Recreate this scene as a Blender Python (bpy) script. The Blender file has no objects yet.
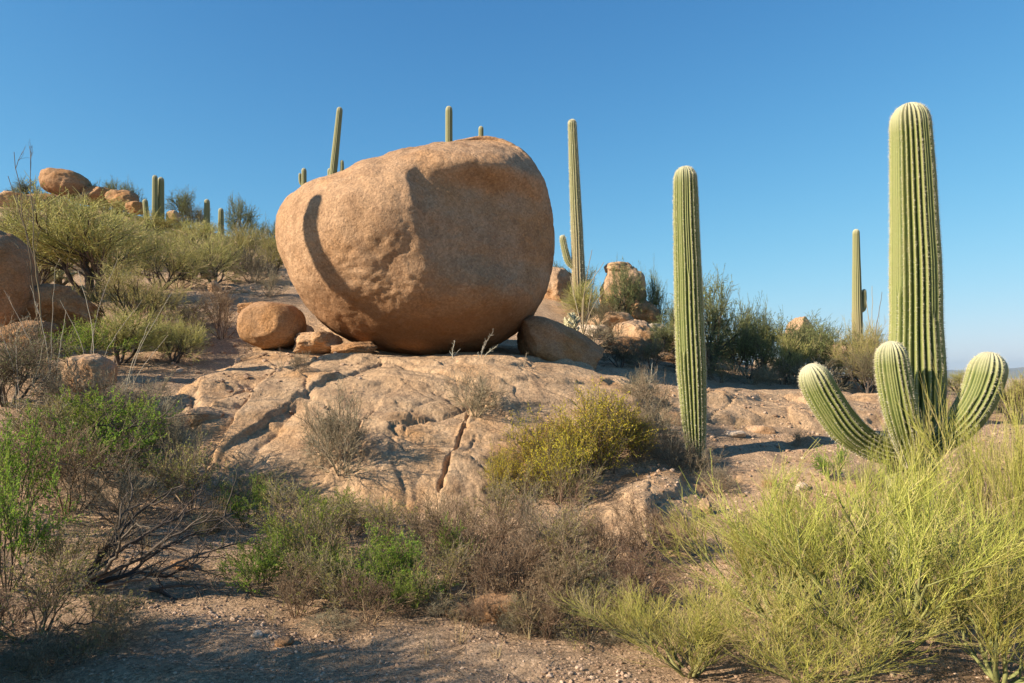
import bpy, bmesh, math, random
import numpy as np
sc = bpy.context.scene
COL = sc.collection
PI = math.pi
F, CX, HY, EYE = 740.0, 512.0, 375.0, 2.0        # focal length in pixels, image centre, horizon row, eye height

# ------------------------------------------------------------------ noise
_r = np.random.RandomState(7)
_perm = np.concatenate([_r.permutation(512)] * 3)
_grad = _r.normal(size=(512, 3)); _grad /= np.linalg.norm(_grad, axis=1)[:, None]
def perlin(p):
    p = np.asarray(p, float); i = np.floor(p).astype(int); f = p - i
    u = f * f * f * (f * (f * 6 - 15) + 10)
    out = 0
    for dx in (0, 1):
        for dy in (0, 1):
            for dz in (0, 1):
                h = _perm[(_perm[(_perm[(i[:, 0] + dx) & 511] + i[:, 1] + dy) & 511] + i[:, 2] + dz) & 511]
                d = (_grad[h] * (f - np.array([dx, dy, dz]))).sum(1)
                w = (u[:, 0] if dx else 1 - u[:, 0]) * (u[:, 1] if dy else 1 - u[:, 1]) * (u[:, 2] if dz else 1 - u[:, 2])
                out = out + d * w
    return out
def fbm(p, octs=4, gain=.5):
    p = np.asarray(p, float); a, s, o = 1., 1., 0
    for k in range(octs):
        o = o + a * perlin(p * s + 17.3 * k); a *= gain; s *= 2.03
    return o
def ridged(p, octs=4):
    p = np.asarray(p, float); a, s, o = 1., 1., 0
    for k in range(octs):
        o = o + a * (1 - np.abs(perlin(p * s + 9.1 * k)) * 2.2); a *= .5; s *= 2.1
    return o
def sstep(a, b, x):
    t = np.clip((x - a) / (b - a), 0, 1); return t * t * (3 - 2 * t)
def norm(v): return v / np.maximum(np.linalg.norm(v, axis=-1, keepdims=True), 1e-9)

# ------------------------------------------------------------------ mesh building
def make_mesh(name, V, faces, mats, fm=None, smooth=True, attrs=None):
    """faces: list of (n,k) int arrays; fm: list of material indices per array"""
    me = bpy.data.meshes.new(name)
    V = np.asarray(V, np.float32)
    me.vertices.add(len(V)); me.vertices.foreach_set('co', V.ravel())
    lv = np.concatenate([f.ravel() for f in faces]).astype(np.int32)
    tot = np.concatenate([np.full(len(f), f.shape[1], np.int32) for f in faces])
    me.loops.add(len(lv)); me.loops.foreach_set('vertex_index', lv)
    st = np.concatenate([[0], np.cumsum(tot)[:-1]]).astype(np.int32)
    me.polygons.add(len(tot)); me.polygons.foreach_set('loop_start', st)
    if fm is not None:
        me.polygons.foreach_set('material_index', np.concatenate([np.full(len(f), m, np.int32) for f, m in zip(faces, fm)]))
    me.polygons.foreach_set('use_smooth', np.full(len(tot), smooth, bool))
    for m in mats: me.materials.append(m)
    for k, v in (attrs or {}).items():
        a = me.attributes.new(k, 'FLOAT', 'POINT'); a.data.foreach_set('value', np.asarray(v, np.float32))
    me.update(calc_edges=True)
    return me
def link(name, data, parent=None, loc=(0, 0, 0)):
    o = bpy.data.objects.new(name, data); COL.objects.link(o); o.location = loc
    if parent is not None: o.parent = parent
    return o
def tag(o, label, cat, group=None, kind=None):
    if label: o['label'] = label
    if cat: o['category'] = cat
    if group: o['group'] = group
    if kind: o['kind'] = kind
    return o

class MB:
    def __init__(s): s.V, s.Fq, s.Ft, s.T, s.n = [], [], [], [], 0
    def add(s, V, Q=None, T=None, tint=0.5):
        s.V.append(V)
        if Q is not None: s.Fq.append(Q + s.n)
        if T is not None: s.Ft.append(T + s.n)
        s.T.append(np.broadcast_to(np.asarray(tint, float), (len(V),))); s.n += len(V)
    def tubes(s, P, r0, r1, sides=3, rng=None, tint=None):
        N, K, _ = P.shape
        r0 = np.broadcast_to(r0, (N,)); r1 = np.broadcast_to(r1, (N,))
        d = norm(P[:, -1] - P[:, 0])
        ref = np.where(np.abs(d[:, 2:3]) > .9, np.array([[1., 0, 0]]), np.array([[0, 0, 1.]]))
        u = norm(np.cross(d, ref)); v = np.cross(d, u)
        ph = (rng.uniform(0, 6.28, N) if rng is not None else np.zeros(N))
        a = ph[:, None] + np.arange(sides) * 2 * PI / sides
        ring = np.cos(a)[..., None] * u[:, None] + np.sin(a)[..., None] * v[:, None]       # N,s,3
        t = np.linspace(0, 1, K)
        r = r0[:, None] * (1 - t) + r1[:, None] * t                                         # N,K
        V = P[:, :, None, :] + r[:, :, None, None] * ring[:, None]
        idx = np.arange(N * K * sides).reshape(N, K, sides)
        A = idx[:, :-1]; B = idx[:, 1:]
        Q = np.stack([A, np.roll(A, -1, 2), np.roll(B, -1, 2), B], -1).reshape(-1, 4)
        tt = .5 if tint is None else np.repeat(tint, K * sides)
        s.add(V.reshape(-1, 3), Q, None, tt)
    def leaves(s, P, D, L, W, rng, tint=None):
        N = len(P)
        d = norm(D); side = norm(np.cross(d, rng.normal(size=(N, 3)))); nrm = np.cross(d, side)
        L = np.broadcast_to(L, (N,))[:, None]; W = np.broadcast_to(W, (N,))[:, None]
        V = np.stack([P, P + d * L * .5 + side * W * .5 + nrm * L * .06, P + d * L, P + d * L * .5 - side * W * .5 + nrm * L * .06], 1)
        Q = np.arange(N * 4).reshape(N, 4)
        s.add(V.reshape(-1, 3), Q, None, .5 if tint is None else np.repeat(tint, 4))
    def mesh(s, name, mats, smooth=True):
        fs = []
        if s.Fq: fs.append(np.concatenate(s.Fq))
        if s.Ft: fs.append(np.concatenate(s.Ft))
        return make_mesh(name, np.concatenate(s.V), fs, mats, None, smooth, {'tint': np.concatenate(s.T)})

# ------------------------------------------------------------------ materials
class NT:
    def __init__(s, name):
        s.m = bpy.data.materials.new(name); s.m.use_nodes = True; s.t = s.m.node_tree
        s.b = s.t.nodes['Principled BSDF']; s.out = s.t.nodes['Material Output']
        s.b.inputs['Specular IOR Level'].default_value = .25
    def n(s, typ, **kw):
        nd = s.t.nodes.new(typ)
        for k, v in kw.items():
            if k.startswith('_'): setattr(nd, k[1:], v)
            else: nd.inputs[k.replace('__', ' ')].default_value = v
        return nd
    def l(s, a, b): s.t.links.new(a, b)
    def coord(s, which='Object'): return s.n('ShaderNodeTexCoord').outputs[which]
    def noise(s, vec, scale, detail=5, rough=.6, out='Fac'):
        nd = s.n('ShaderNodeTexNoise', Scale=scale, Detail=detail, Roughness=rough); s.l(vec, nd.inputs['Vector']); return nd.outputs[out]
    def ramp(s, fac, stops, interp='LINEAR'):
        nd = s.n('ShaderNodeValToRGB'); e = nd.color_ramp.elements; nd.color_ramp.interpolation = interp
        while len(e) < len(stops): e.new(.5)
        for el, (p, c) in zip(e, stops):
            el.position = p; el.color = (c, c, c, 1) if isinstance(c, (int, float)) else (*c, 1)
        s.l(fac, nd.inputs[0]); return nd.outputs[0]
    def mix(s, fac, a, b, mode='MIX'):
        nd = s.n('ShaderNodeMix', _data_type='RGBA', _blend_type=mode)
        for v, i in ((fac, 0), (a, 6), (b, 7)):
            if isinstance(v, (int, float)): nd.inputs[i].default_value = v if i == 0 else (v, v, v, 1)
            elif isinstance(v, tuple): nd.inputs[i].default_value = (*v, 1)
            else: s.l(v, nd.inputs[i])
        return nd.outputs[2]
    def math(s, op, a, b=0., c=None):
        nd = s.n('ShaderNodeMath', _operation=op)
        for v, i in ((a, 0), (b, 1), (c, 2)):
            if v is None: continue
            if isinstance(v, (int, float)): nd.inputs[i].default_value = v
            else: s.l(v, nd.inputs[i])
        return nd.outputs[0]
    def attr(s, name): return s.n('ShaderNodeAttribute', _attribute_name=name).outputs['Fac']
    def bump(s, h, dist, strength=1., prev=None):
        nd = s.n('ShaderNodeBump', Strength=strength, Distance=dist); s.l(h, nd.inputs['Height'])
        if prev is not None: s.l(prev, nd.inputs['Normal'])
        return nd.outputs[0]

def rock_mat(name, light, mid, dark, orange, stain=.35, sc_=1., spec=1., band=None, bd=.016):
    t = NT(name); co = t.coord()
    big = t.noise(co, .55 * sc_, 6, .62)
    c = t.ramp(big, [(.34, mid), (.5, light), (.66, orange)])
    m2 = t.noise(co, 2.3 * sc_, 8, .7)
    c = t.mix(t.ramp(m2, [(.46, 0.), (.68, stain)]), c, dark)
    m3 = t.noise(co, 7 * sc_, 6, .75)
    c = t.mix(t.ramp(m3, [(.5, 0.), (.75, .45)]), c, light)
    vo = t.n('ShaderNodeTexVoronoi', Scale=30 * sc_); t.l(co, vo.inputs['Vector'])
    c = t.mix(.34 * spec, c, t.mix(1., c, t.ramp(vo.outputs['Color'], [(0, .25), (.45, .85), (1., 1.75)]), 'MULTIPLY'))
    fine = t.noise(co, 95 * sc_, 3, .8)
    c = t.mix(.3 * spec, c, t.mix(1., c, t.ramp(fine, [(.3, .45), (.7, 1.45)]), 'MULTIPLY'))
    if band: c = band(t, co, c)
    t.l(c, t.b.inputs['Base Color']); t.b.inputs['Roughness'].default_value = .92; t.b.inputs['Specular IOR Level'].default_value = .12
    h = t.math('ADD', t.math('MULTIPLY', t.noise(co, 16 * sc_, 8, .72), 1.), t.math('MULTIPLY', vo.outputs['Distance'], .12))
    b1 = t.bump(t.noise(co, 3.2 * sc_, 8, .66), bd * 3.6 / sc_)
    b2 = t.bump(h, bd / sc_, 1., b1)
    t.l(b2, t.b.inputs['Normal'])
    return t.m
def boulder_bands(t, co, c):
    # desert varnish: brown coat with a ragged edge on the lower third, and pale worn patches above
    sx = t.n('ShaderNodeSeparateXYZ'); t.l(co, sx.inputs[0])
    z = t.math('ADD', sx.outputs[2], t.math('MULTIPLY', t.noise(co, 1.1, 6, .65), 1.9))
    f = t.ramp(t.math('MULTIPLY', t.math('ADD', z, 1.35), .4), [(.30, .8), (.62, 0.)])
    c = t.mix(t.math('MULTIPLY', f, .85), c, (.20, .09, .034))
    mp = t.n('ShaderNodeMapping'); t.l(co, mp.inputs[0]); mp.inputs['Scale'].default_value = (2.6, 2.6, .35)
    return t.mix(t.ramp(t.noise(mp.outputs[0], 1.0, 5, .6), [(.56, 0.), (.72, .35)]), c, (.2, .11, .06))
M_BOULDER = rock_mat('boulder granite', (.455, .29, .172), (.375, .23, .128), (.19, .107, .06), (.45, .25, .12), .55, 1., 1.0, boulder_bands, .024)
M_ROCK = rock_mat('weathered granite', (.50, .34, .215), (.43, .265, .15), (.22, .125, .07), (.50, .28, .13), .5, 1.4, 1., None, .03)
M_SLAB = rock_mat('slab granite', (.49, .34, .21), (.40, .26, .15), (.20, .125, .08), (.48, .28, .135), .6, 1.1, 1., None, .026)  # stain patches; their extra strength stands in for half light on the front
M_PALE = rock_mat('pale granite', (.58, .47, .36), (.5, .37, .26), (.3, .2, .13), (.52, .36, .22), .3, 3.)
M_BROWNROCK = rock_mat('brown granite', (.39, .235, .13), (.34, .19, .095), (.19, .10, .05), (.42, .215, .085), .5, 1.3, 1., None, .03)

def ground_mat():
    t = NT('desert gravel'); co = t.coord()
    c = t.ramp(t.noise(co, .35, 6, .6), [(.35, (.50, .33, .20)), (.55, (.57, .395, .255)), (.7, (.56, .355, .195))])
    c = t.mix(t.ramp(t.noise(co, 1.7, 7, .7), [(.45, 0.), (.7, .5)]), c, (.32, .215, .13))
    c = t.mix(t.ramp(t.noise(co, 4.2, 6, .7), [(.52, 0.), (.72, .5)]), c, (.60, .46, .32))
    vo = t.n('ShaderNodeTexVoronoi', Scale=46.); t.l(co, vo.inputs['Vector'])
    c = t.mix(.55, c, t.mix(1., c, t.ramp(vo.outputs['Color'], [(0, .3), (.5, .9), (1, 1.7)]), 'MULTIPLY'))
    c = t.mix(.5, c, t.mix(1., c, t.ramp(t.noise(co, 130, 3, .8), [(.3, .3), (.7, 1.6)]), 'MULTIPLY'))
    t.l(c, t.b.inputs['Base Color']); t.b.inputs['Roughness'].default_value = .95; t.b.inputs['Specular IOR Level'].default_value = .1
    b = t.bump(t.noise(co, 5, 8, .7), .09)
    b = t.bump(t.math('SUBTRACT', 1., vo.outputs['Distance']), .018, 1., b)
    b = t.bump(t.noise(co, 60, 5, .75), .02, 1., b)
    t.l(b, t.b.inputs['Normal']); return t.m
M_GROUND = ground_mat()

def plant_mat(name, a, b, c=None, trans=0., var=.12):
    """tint attribute picks the colour of each twig or leaf between a and b (c: the rare third tone)"""
    t = NT(name)
    stops = [(.0, a), (.6, b)] + ([(.97, c)] if c else [])
    col = t.ramp(t.attr('tint'), stops)
    oi = t.n('ShaderNodeObjectInfo').outputs['Random']
    hs = t.n('ShaderNodeHueSaturation'); t.l(col, hs.inputs['Color'])
    t.l(t.math('MULTIPLY_ADD', oi, 2 * var, 1 - var), hs.inputs['Value'])
    t.l(t.math('MULTIPLY_ADD', oi, .03, .485), hs.inputs['Hue'])
    col = hs.outputs[0]
    t.l(col, t.b.inputs['Base Color']); t.b.inputs['Roughness'].default_value = .75; t.b.inputs['Specular IOR Level'].default_value = .2
    if trans:
        tr = t.n('ShaderNodeBsdfTranslucent'); t.l(col, tr.inputs['Color'])
        mx = t.n('ShaderNodeMixShader', Fac=trans); t.l(t.b.outputs[0], mx.inputs[1]); t.l(tr.outputs[0], mx.inputs[2]); t.l(mx.outputs[0], t.out.inputs[0])
    return t.m
MP = dict(
    pv_twig=plant_mat('palo verde twigs', (.26, .27, .05), (.44, .42, .10), (.48, .39, .17)),
    pv_leaf=plant_mat('palo verde leaflets', (.26, .29, .045), (.44, .42, .085), None, .35),
    pv_bark=plant_mat('palo verde bark', (.13, .14, .05), (.24, .24, .09)),
    hv_twig=plant_mat('hillside palo verde twigs', (.24, .23, .075), (.42, .38, .14), (.38, .30, .17)),
    hv_leaf=plant_mat('hillside palo verde leaflets', (.25, .26, .06), (.46, .43, .13), None, .35),
    dark_bark=plant_mat('dark bark', (.05, .04, .03), (.12, .095, .075)),
    bt_twig=plant_mat('shaded tree twigs', (.08, .09, .045), (.15, .15, .07)),  # darker twig and leaf tones stand in for shade on these trees
    bt_leaf=plant_mat('shaded tree leaflets', (.12, .15, .055), (.24, .265, .10), None, .3),
    gs_twig=plant_mat('leafy shrub twigs', (.08, .062, .04), (.17, .14, .085)),
    gs_leaf=plant_mat('green shrub leaves', (.11, .20, .02), (.24, .36, .045), (.34, .37, .065), .4),
    ys_leaf=plant_mat('yellow green leaves', (.40, .38, .03), (.68, .56, .06), (.46, .27, .06), .45),
    ol_leaf=plant_mat('olive dry leaves', (.17, .175, .045), (.32, .30, .075), (.40, .30, .1), .25),
    gr_twig=plant_mat('grey dry twigs', (.12, .095, .06), (.26, .205, .13), (.38, .32, .22)),
    br_twig=plant_mat('brown dry twigs', (.10, .062, .038), (.20, .13, .08), (.32, .23, .15)),
    pale_twig=plant_mat('pale bare wands', (.27, .235, .18), (.42, .37, .29)),
    gr_leaf=plant_mat('grey green leaves', (.20, .19, .11), (.33, .31, .2), None, .2),
    br_leaf=plant_mat('dry brown leaves', (.20, .13, .08), (.33, .24, .15), (.38, .30, .2), .2),
    straw=plant_mat('straw', (.40, .31, .15), (.62, .50, .27), (.5, .34, .15), .25),
    cholla=plant_mat('cholla joints', (.28, .30, .14), (.58, .56, .36)),
    seed=plant_mat('dry seed heads', (.45, .42, .33), (.66, .62, .5), None, .2),
)
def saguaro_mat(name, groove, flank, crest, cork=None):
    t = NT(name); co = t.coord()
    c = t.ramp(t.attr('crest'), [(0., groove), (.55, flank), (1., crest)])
    n = t.noise(co, 5, 6, .65)
    c = t.mix(t.ramp(n, [(.45, 0.), (.75, .35)]), c, (.22, .2, .085))
    c = t.mix(t.ramp(t.noise(co, 40, 3, .6), [(.55, 0.), (.8, .3)]), c, (.30, .29, .16))
    if cork:
        c = t.mix(t.math('MULTIPLY', t.attr('cork'), t.ramp(t.noise(co, 3, 5, .6), [(.25, .55), (.55, 1.)])), c, cork)
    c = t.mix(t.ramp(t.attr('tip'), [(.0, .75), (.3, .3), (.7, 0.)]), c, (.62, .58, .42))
    t.l(c, t.b.inputs['Base Color']); t.b.inputs['Roughness'].default_value = .6; t.b.inputs['Specular IOR Level'].default_value = .3
    t.l(t.bump(t.noise(co, 45, 4, .6), .006), t.b.inputs['Normal'])
    return t.m
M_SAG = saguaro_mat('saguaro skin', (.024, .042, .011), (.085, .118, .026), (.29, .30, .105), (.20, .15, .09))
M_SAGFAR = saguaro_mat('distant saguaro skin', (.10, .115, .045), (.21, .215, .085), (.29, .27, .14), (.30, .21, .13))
M_SPINE = plant_mat('saguaro spines', (.50, .45, .32), (.80, .76, .6), None, 0, .03)
M_DARKJOINT = plant_mat('saguaro scar', (.05, .035, .02), (.10, .07, .04))

# ------------------------------------------------------------------ ground: control points (column, row, distance)
def W(px, py, Y): return np.array([(px - CX) / F * Y, Y, EYE - (py - HY) / F * Y])
GP = [(512, 683, 4.8), (200, 683, 4.6), (0, 683, 4.5), (850, 683, 4.8), (1100, 683, 4.8), (300, 645, 5.5), (600, 645, 5.5), (100, 600, 6.), (0, 560, 6.5), (250, 530, 7.8),
      (400, 600, 6.2), (560, 600, 6.2), (750, 560, 7.2), (900, 560, 7.4), (1050, 540, 7.6), (-150, 600, 5.5), (0, 430, 9), (100, 440, 9.5), (200, 475, 9.7), (330, 495, 9.6),
      (470, 500, 9.5), (600, 510, 9.2), (690, 455, 11.5), (640, 490, 10.2), (800, 480, 10.2), (880, 470, 10.5), (1000, 470, 10.3), (780, 430, 13), (900, 425, 13.5), (1020, 430, 13),
      (700, 390, 15.5), (850, 395, 16.5), (950, 400, 16.5), (60, 370, 12), (-60, 370, 12), (-200, 350, 12), (220, 345, 15.5), (100, 322, 16), (0, 312, 16), (220, 290, 22), (100, 272, 24),
      (0, 262, 25), (-200, 250, 25), (290, 290, 20), (270, 255, 32), (200, 238, 38), (100, 206, 42), (20, 200, 42), (-150, 200, 42), (300, 240, 40), (410, 250, 38), (430, 290, 26), (555, 290, 28),
      (600, 320, 25), (650, 345, 25), (700, 365, 22), (760, 378, 20), (850, 385, 20), (950, 392, 20), (1050, 395, 20), (1200, 400, 20), (700, 372, 35), (850, 382, 40), (950, 387, 50), (1100, 392, 50)]
SP = [(300, 350, 15.5), (430, 361, 15.3), (520, 363, 15.3), (600, 380, 13.8), (330, 372, 13.3), (430, 367, 13.3), (500, 368, 13.4), (170, 395, 11.6), (230, 377, 13), (280, 362, 14.2),
      (250, 412, 11.2), (330, 420, 11), (420, 402, 11.6), (520, 402, 11.9), (580, 397, 12.4), (300, 442, 10.5), (400, 452, 10.25), (450, 442, 10.5), (230, 480, 9.9), (330, 497, 9.6),
      (430, 507, 9.5), (480, 502, 9.6), (540, 442, 10.9), (600, 432, 11.2), (650, 430, 11.7), (690, 400, 14.)]
pts = [W(*p) for p in GP + SP]
pts += [np.array(p) for p in [(0, 0, .35), (6, -3, .4), (-6, -3, .6), (0, -8, .6), (-6, 4, .45), (-10, 5, 1.2), (-10, 10, 1.9), (8, 4, .2), (14, 8, .4), (-20, 0, 2.5), (20, 0, .3), (-20, 15, 4.2),
                              (-35, 30, 9), (25, 30, 1.), (0, 60, 4.), (-15, 60, 9.), (-40, 55, 11.5), (40, 60, -.5), (0, -30, 0), (40, -20, -1), (-40, -20, 3)]]
pts = np.array(pts)
_A = np.linalg.norm(pts[:, None, :2] - pts[None, :, :2], axis=-1) + np.eye(len(pts)) * -.12
_wt = np.linalg.solve(np.block([[_A, np.ones((len(pts), 1))], [np.ones((1, len(pts))), np.zeros((1, 1))]]), np.concatenate([pts[:, 2], [0]]))
def base_h(x, y):
    x = np.atleast_1d(np.asarray(x, float)); y = np.atleast_1d(np.asarray(y, float)); o = np.empty(len(x))
    for i in range(0, len(x), 20000):
        d = np.sqrt((x[i:i + 20000, None] - pts[None, :, 0]) ** 2 + (y[i:i + 20000, None] - pts[None, :, 1]) ** 2)
        o[i:i + 20000] = d @ _wt[:-1] + _wt[-1]
    return o
def smooth_h(x, y):
    x = np.atleast_1d(np.asarray(x, float)); y = np.atleast_1d(np.asarray(y, float))
    e = .22 + .012 * np.hypot(x, y)
    return (base_h(x, y) * 2 + base_h(x + e, y) + base_h(x - e, y) + base_h(x, y + e) + base_h(x, y - e)) / 6
def terrain(x, y):
    x = np.atleast_1d(np.asarray(x, float)); y = np.atleast_1d(np.asarray(y, float))
    r = np.hypot(x, y - 10)
    k = sstep(50, 110, r)
    near = smooth_h(x, y)
    far = -6 - .012 * r + 6 * fbm(np.stack([x / 160, y / 160, x * 0], 1), 3)
    far = np.maximum(far, -40)
    h = near * (1 - k) + far * k
    p = np.stack([x, y, x * 0], 1)
    amp = .05 + .02 * np.clip(r / 10, 0, 8)
    h = h + amp * fbm(p * .7, 4) + (.03 * fbm(p * 2.6 + 5, 4, .6) - .05 * np.clip(np.abs(perlin(p * np.array([.7, 1.6, 1]) + 9)) * -5 + 1, 0, 1)) * (1 - k)
    return h
def ray_ground(px, py, y0=4., y1=60.):
    Y = np.linspace(y0, y1, 1500); X = (px - CX) / F * Y; Z = EYE - (py - HY) / F * Y
    h = terrain(X, Y); i = np.argmax(Z < h)
    return X[i], Y[i], h[i]

def nonuni(lo, hi, a, b, step, g):
    v = list(np.arange(a, b + step * .5, step)); s = step
    while v[-1] < hi: s *= g; v.append(v[-1] + s)
    s = step; w = [v[0]]
    while w[-1] > lo: s *= g; w.append(w[-1] - s)
    return np.array(w[:0:-1] + v)
gx = nonuni(-6000, 6000, -7, 8, .05, 1.06); gy = nonuni(-3000, 9000, 4, 17, .05, 1.06)
XX, YY = np.meshgrid(gx, gy)
ZZ = terrain(XX.ravel(), YY.ravel())
idx = np.arange(XX.size).reshape(XX.shape)
Q = np.stack([idx[:-1, :-1], idx[:-1, 1:], idx[1:, 1:], idx[1:, :-1]], -1).reshape(-1, 4)
g = link('ground', make_mesh('ground', np.stack([XX.ravel(), YY.ravel(), ZZ], 1), [Q], [M_GROUND]))
tag(g, None, None, None, 'structure')

# distant ranges on the horizon
def distant():
    a = np.radians(np.linspace(-100, 100, 900)); R = 16000.
    x = np.sin(a) * R; y = np.cos(a) * R
    hgt = 240 * np.clip(.55 + .75 * fbm(np.stack([a * 9, a * 0, a * 0 + 3], 1), 6, .55), .08, 1.3)
    rows = []
    for k in range(14):
        f = k / 13; d = 1 + .22 * f
        z = -60 + (hgt + 60) * np.sin(f * PI / 2) + 40 * f * (1 - f) * fbm(np.stack([a * 40, a * 0 + f * 4, a * 0], 1), 4)
        rows.append(np.stack([x * d, y * d, z], 1))
    V = np.concatenate(rows); n = len(a); i = np.arange(14 * n).reshape(14, n)
    q = np.stack([i[:-1, :-1], i[:-1, 1:], i[1:, 1:], i[1:, :-1]], -1).reshape(-1, 4)
    t = NT('far scrub slope'); t.l(t.ramp(t.noise(t.coord(), .004, 5), [(.4, (.13, .13, .09)), (.65, (.24, .19, .13))]), t.b.inputs['Base Color']); t.b.inputs['Roughness'].default_value = 1.
    tag(link('mountains', make_mesh('mountains', V, [q], [t.m])), None, None, None, 'structure')
distant()

# ------------------------------------------------------------------ rocks
def ico(sub):
    bm = bmesh.new(); bmesh.ops.create_icosphere(bm, subdivisions=sub, radius=1)
    V = np.array([v.co[:] for v in bm.verts]); Fc = np.array([[v.index for v in f.verts] for f in bm.faces]); bm.free(); return V, Fc
ICO = {k: ico(k) for k in (1, 2, 4, 5, 6)}
def rot_z(V, a): c, s = math.cos(a), math.sin(a); return V @ np.array([[c, s, 0], [-s, c, 0], [0, 0, 1]])
def rock_V(radii, seed, sub=5, planes=7, rough=.13, boxy=2.8, cut=(.62, .9)):
    rng = np.random.RandomState(seed); D, Fc = ICO[sub]
    P = D / (np.abs(D) ** boxy).sum(1)[:, None] ** (1 / boxy)
    for k in range(planes):
        n = norm(rng.normal(size=3)); d = rng.uniform(*cut)
        e = P @ n - d; P = P - np.outer(np.where(e > 0, e * .88, 0), n)
    P = P + D * (rough * fbm(P * 1.6 + seed * 3.7, 5, .55))[:, None]
    P = P + D * (rough * .35 * ridged(P * 4 + seed, 3) - rough * .35)[:, None]
    return P * np.asarray(radii), Fc
ROCK_LABELS = []
def rock(name, loc, radii, seed, mat, label, cat='rock', rz=0., tilt=0., sub=5, group=None, **kw):
    V, Fc = rock_V(radii, seed, sub, **kw)
    if tilt: c, s = math.cos(tilt), math.sin(tilt); V = V @ np.array([[c, 0, -s], [0, 1, 0], [s, 0, c]])
    V = rot_z(V, rz)
    o = link(name, make_mesh(name, V, [Fc], [mat]), None, tuple(loc)); tag(o, label, cat, group); return o

# the big balanced boulder: outline measured in the view plane, real depth behind it
OUT = [(277, 235), (280, 215), (289, 200), (309, 187), (345, 177), (385, 163), (420, 152), (450, 143), (475, 136), (497, 136), (517, 146), (535, 165), (548, 190), (554, 220), (554, 248), (547, 285), (533, 312), (512, 334),
       (485, 349), (445, 357), (405, 354), (370, 346), (335, 332), (308, 306), (290, 276), (280, 255)]
BY = 15.3; BS = BY / F
def big_boulder():
    cx, cz = 418, 248; k0 = .985
    o = np.array([((x - cx) * BS * k0, (cz - y) * BS * k0) for x, y in OUT])
    th = np.arctan2(o[:, 1], o[:, 0]); rr = np.hypot(o[:, 0], o[:, 1]); i = np.argsort(th); th, rr = th[i], rr[i]
    th = np.concatenate([th[-3:] - 2 * PI, th, th[:3] + 2 * PI]); rr = np.concatenate([rr[-3:], rr, rr[:3]])
    tt = np.linspace(-PI, PI, 721); r = np.interp(tt, th, rr); ker = np.hanning(23); ker /= ker.sum()
    r = np.convolve(np.concatenate([r[-31:-1], r, r[1:31]]), ker, 'same')[30:-30]
    bm = bmesh.new(); bmesh.ops.create_icosphere(bm, subdivisions=7, radius=1)
    D = np.array([v.co[:] for v in bm.verts]); Fc = np.array([[v.index for v in f.verts] for f in bm.faces]); bm.free()
    p = 2.25
    s = np.hypot(D[:, 0], D[:, 2]); k = (s ** p + np.abs(D[:, 1]) ** p) ** (-1 / p)
    R = np.interp(np.arctan2(D[:, 2], D[:, 0]), tt, r)
    P = np.stack([D[:, 0] * R * k, D[:, 1] * 2.45 * k, D[:, 2] * R * k], 1)
    X, Z = P[:, 0] / BS + cx, cz - P[:, 2] / BS               # outline units (measured in the same scale)
    front = np.clip(-D[:, 1] * 1.7, 0, 1) ** .8
    edge = 429 + 6 * perlin(np.stack([Z / 38, Z * 0, Z * 0 + 1.5], 1)) + 5 * perlin(np.stack([Z / 12, Z * 0, Z * 0 + 5.5], 1)) + .16 * (Z - 225)
    u = (X - edge) * BS
    # the crown slopes back, so that it faces up; the flank below stays steep
    P[:, 1] += np.clip(-D[:, 1] * 3, 0, 1) * (.95 * np.clip((205 - Z) / 70, 0, 1.2) ** 1.5) * sstep(400, 470, X + .2 * (Z - 180)) * np.clip(-P[:, 1] / 1.2, 0, 1)
    Mz = sstep(178, 206, Z - .02 * (X - 430) + 5 * perlin(np.stack([X / 25, X * 0, X * 0 + 2], 1))) * (1 - .75 * sstep(262, 305, Z))
    P[:, 1] += front * Mz * (.20 * sstep(-.06, .22, u) + .34 * np.clip(u, 0, 1.4)) * sstep(0, .5, front)
    # swell of the lit face just left of the ridge, and a crumbly scoop below it
    P[:, 1] -= front * .16 * np.exp(-((X - 395) / 45) ** 2 - ((Z - 225) / 50) ** 2)
    sc_ = np.exp(-((X - 395) / 45) ** 2 - ((Z - 283) / 30) ** 2) * front
    P[:, 1] += .09 * sc_ + sc_ * .04 * (ridged(P * np.array([1.6, 1.6, 2.4]) + .5 * fbm(P * 2, 3)[:, None], 5) - 1.2) + sc_ * .03 * fbm(P * 5, 4, .6)
    # undercut of the front lower flank
    P[:, 1] += front * .25 * sstep(285, 345, Z)
    N = norm(D / np.array([2.9, 2.45, 2.3]))
    P += N * (.10 * fbm(P * .55 + 3, 3) + .034 * fbm(P * 1.7, 4, .55) + .013 * fbm(P * 6, 5, .7))[:, None]
    P += N * (-.05 * np.clip(ridged(P * np.array([1.1, 1.1, 1.6]) + 8, 3) - 1.45, 0, 1))[:, None]
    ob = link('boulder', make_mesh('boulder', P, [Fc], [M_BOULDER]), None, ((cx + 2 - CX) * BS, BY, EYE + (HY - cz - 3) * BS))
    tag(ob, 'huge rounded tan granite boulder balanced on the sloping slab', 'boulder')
big_boulder()

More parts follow.
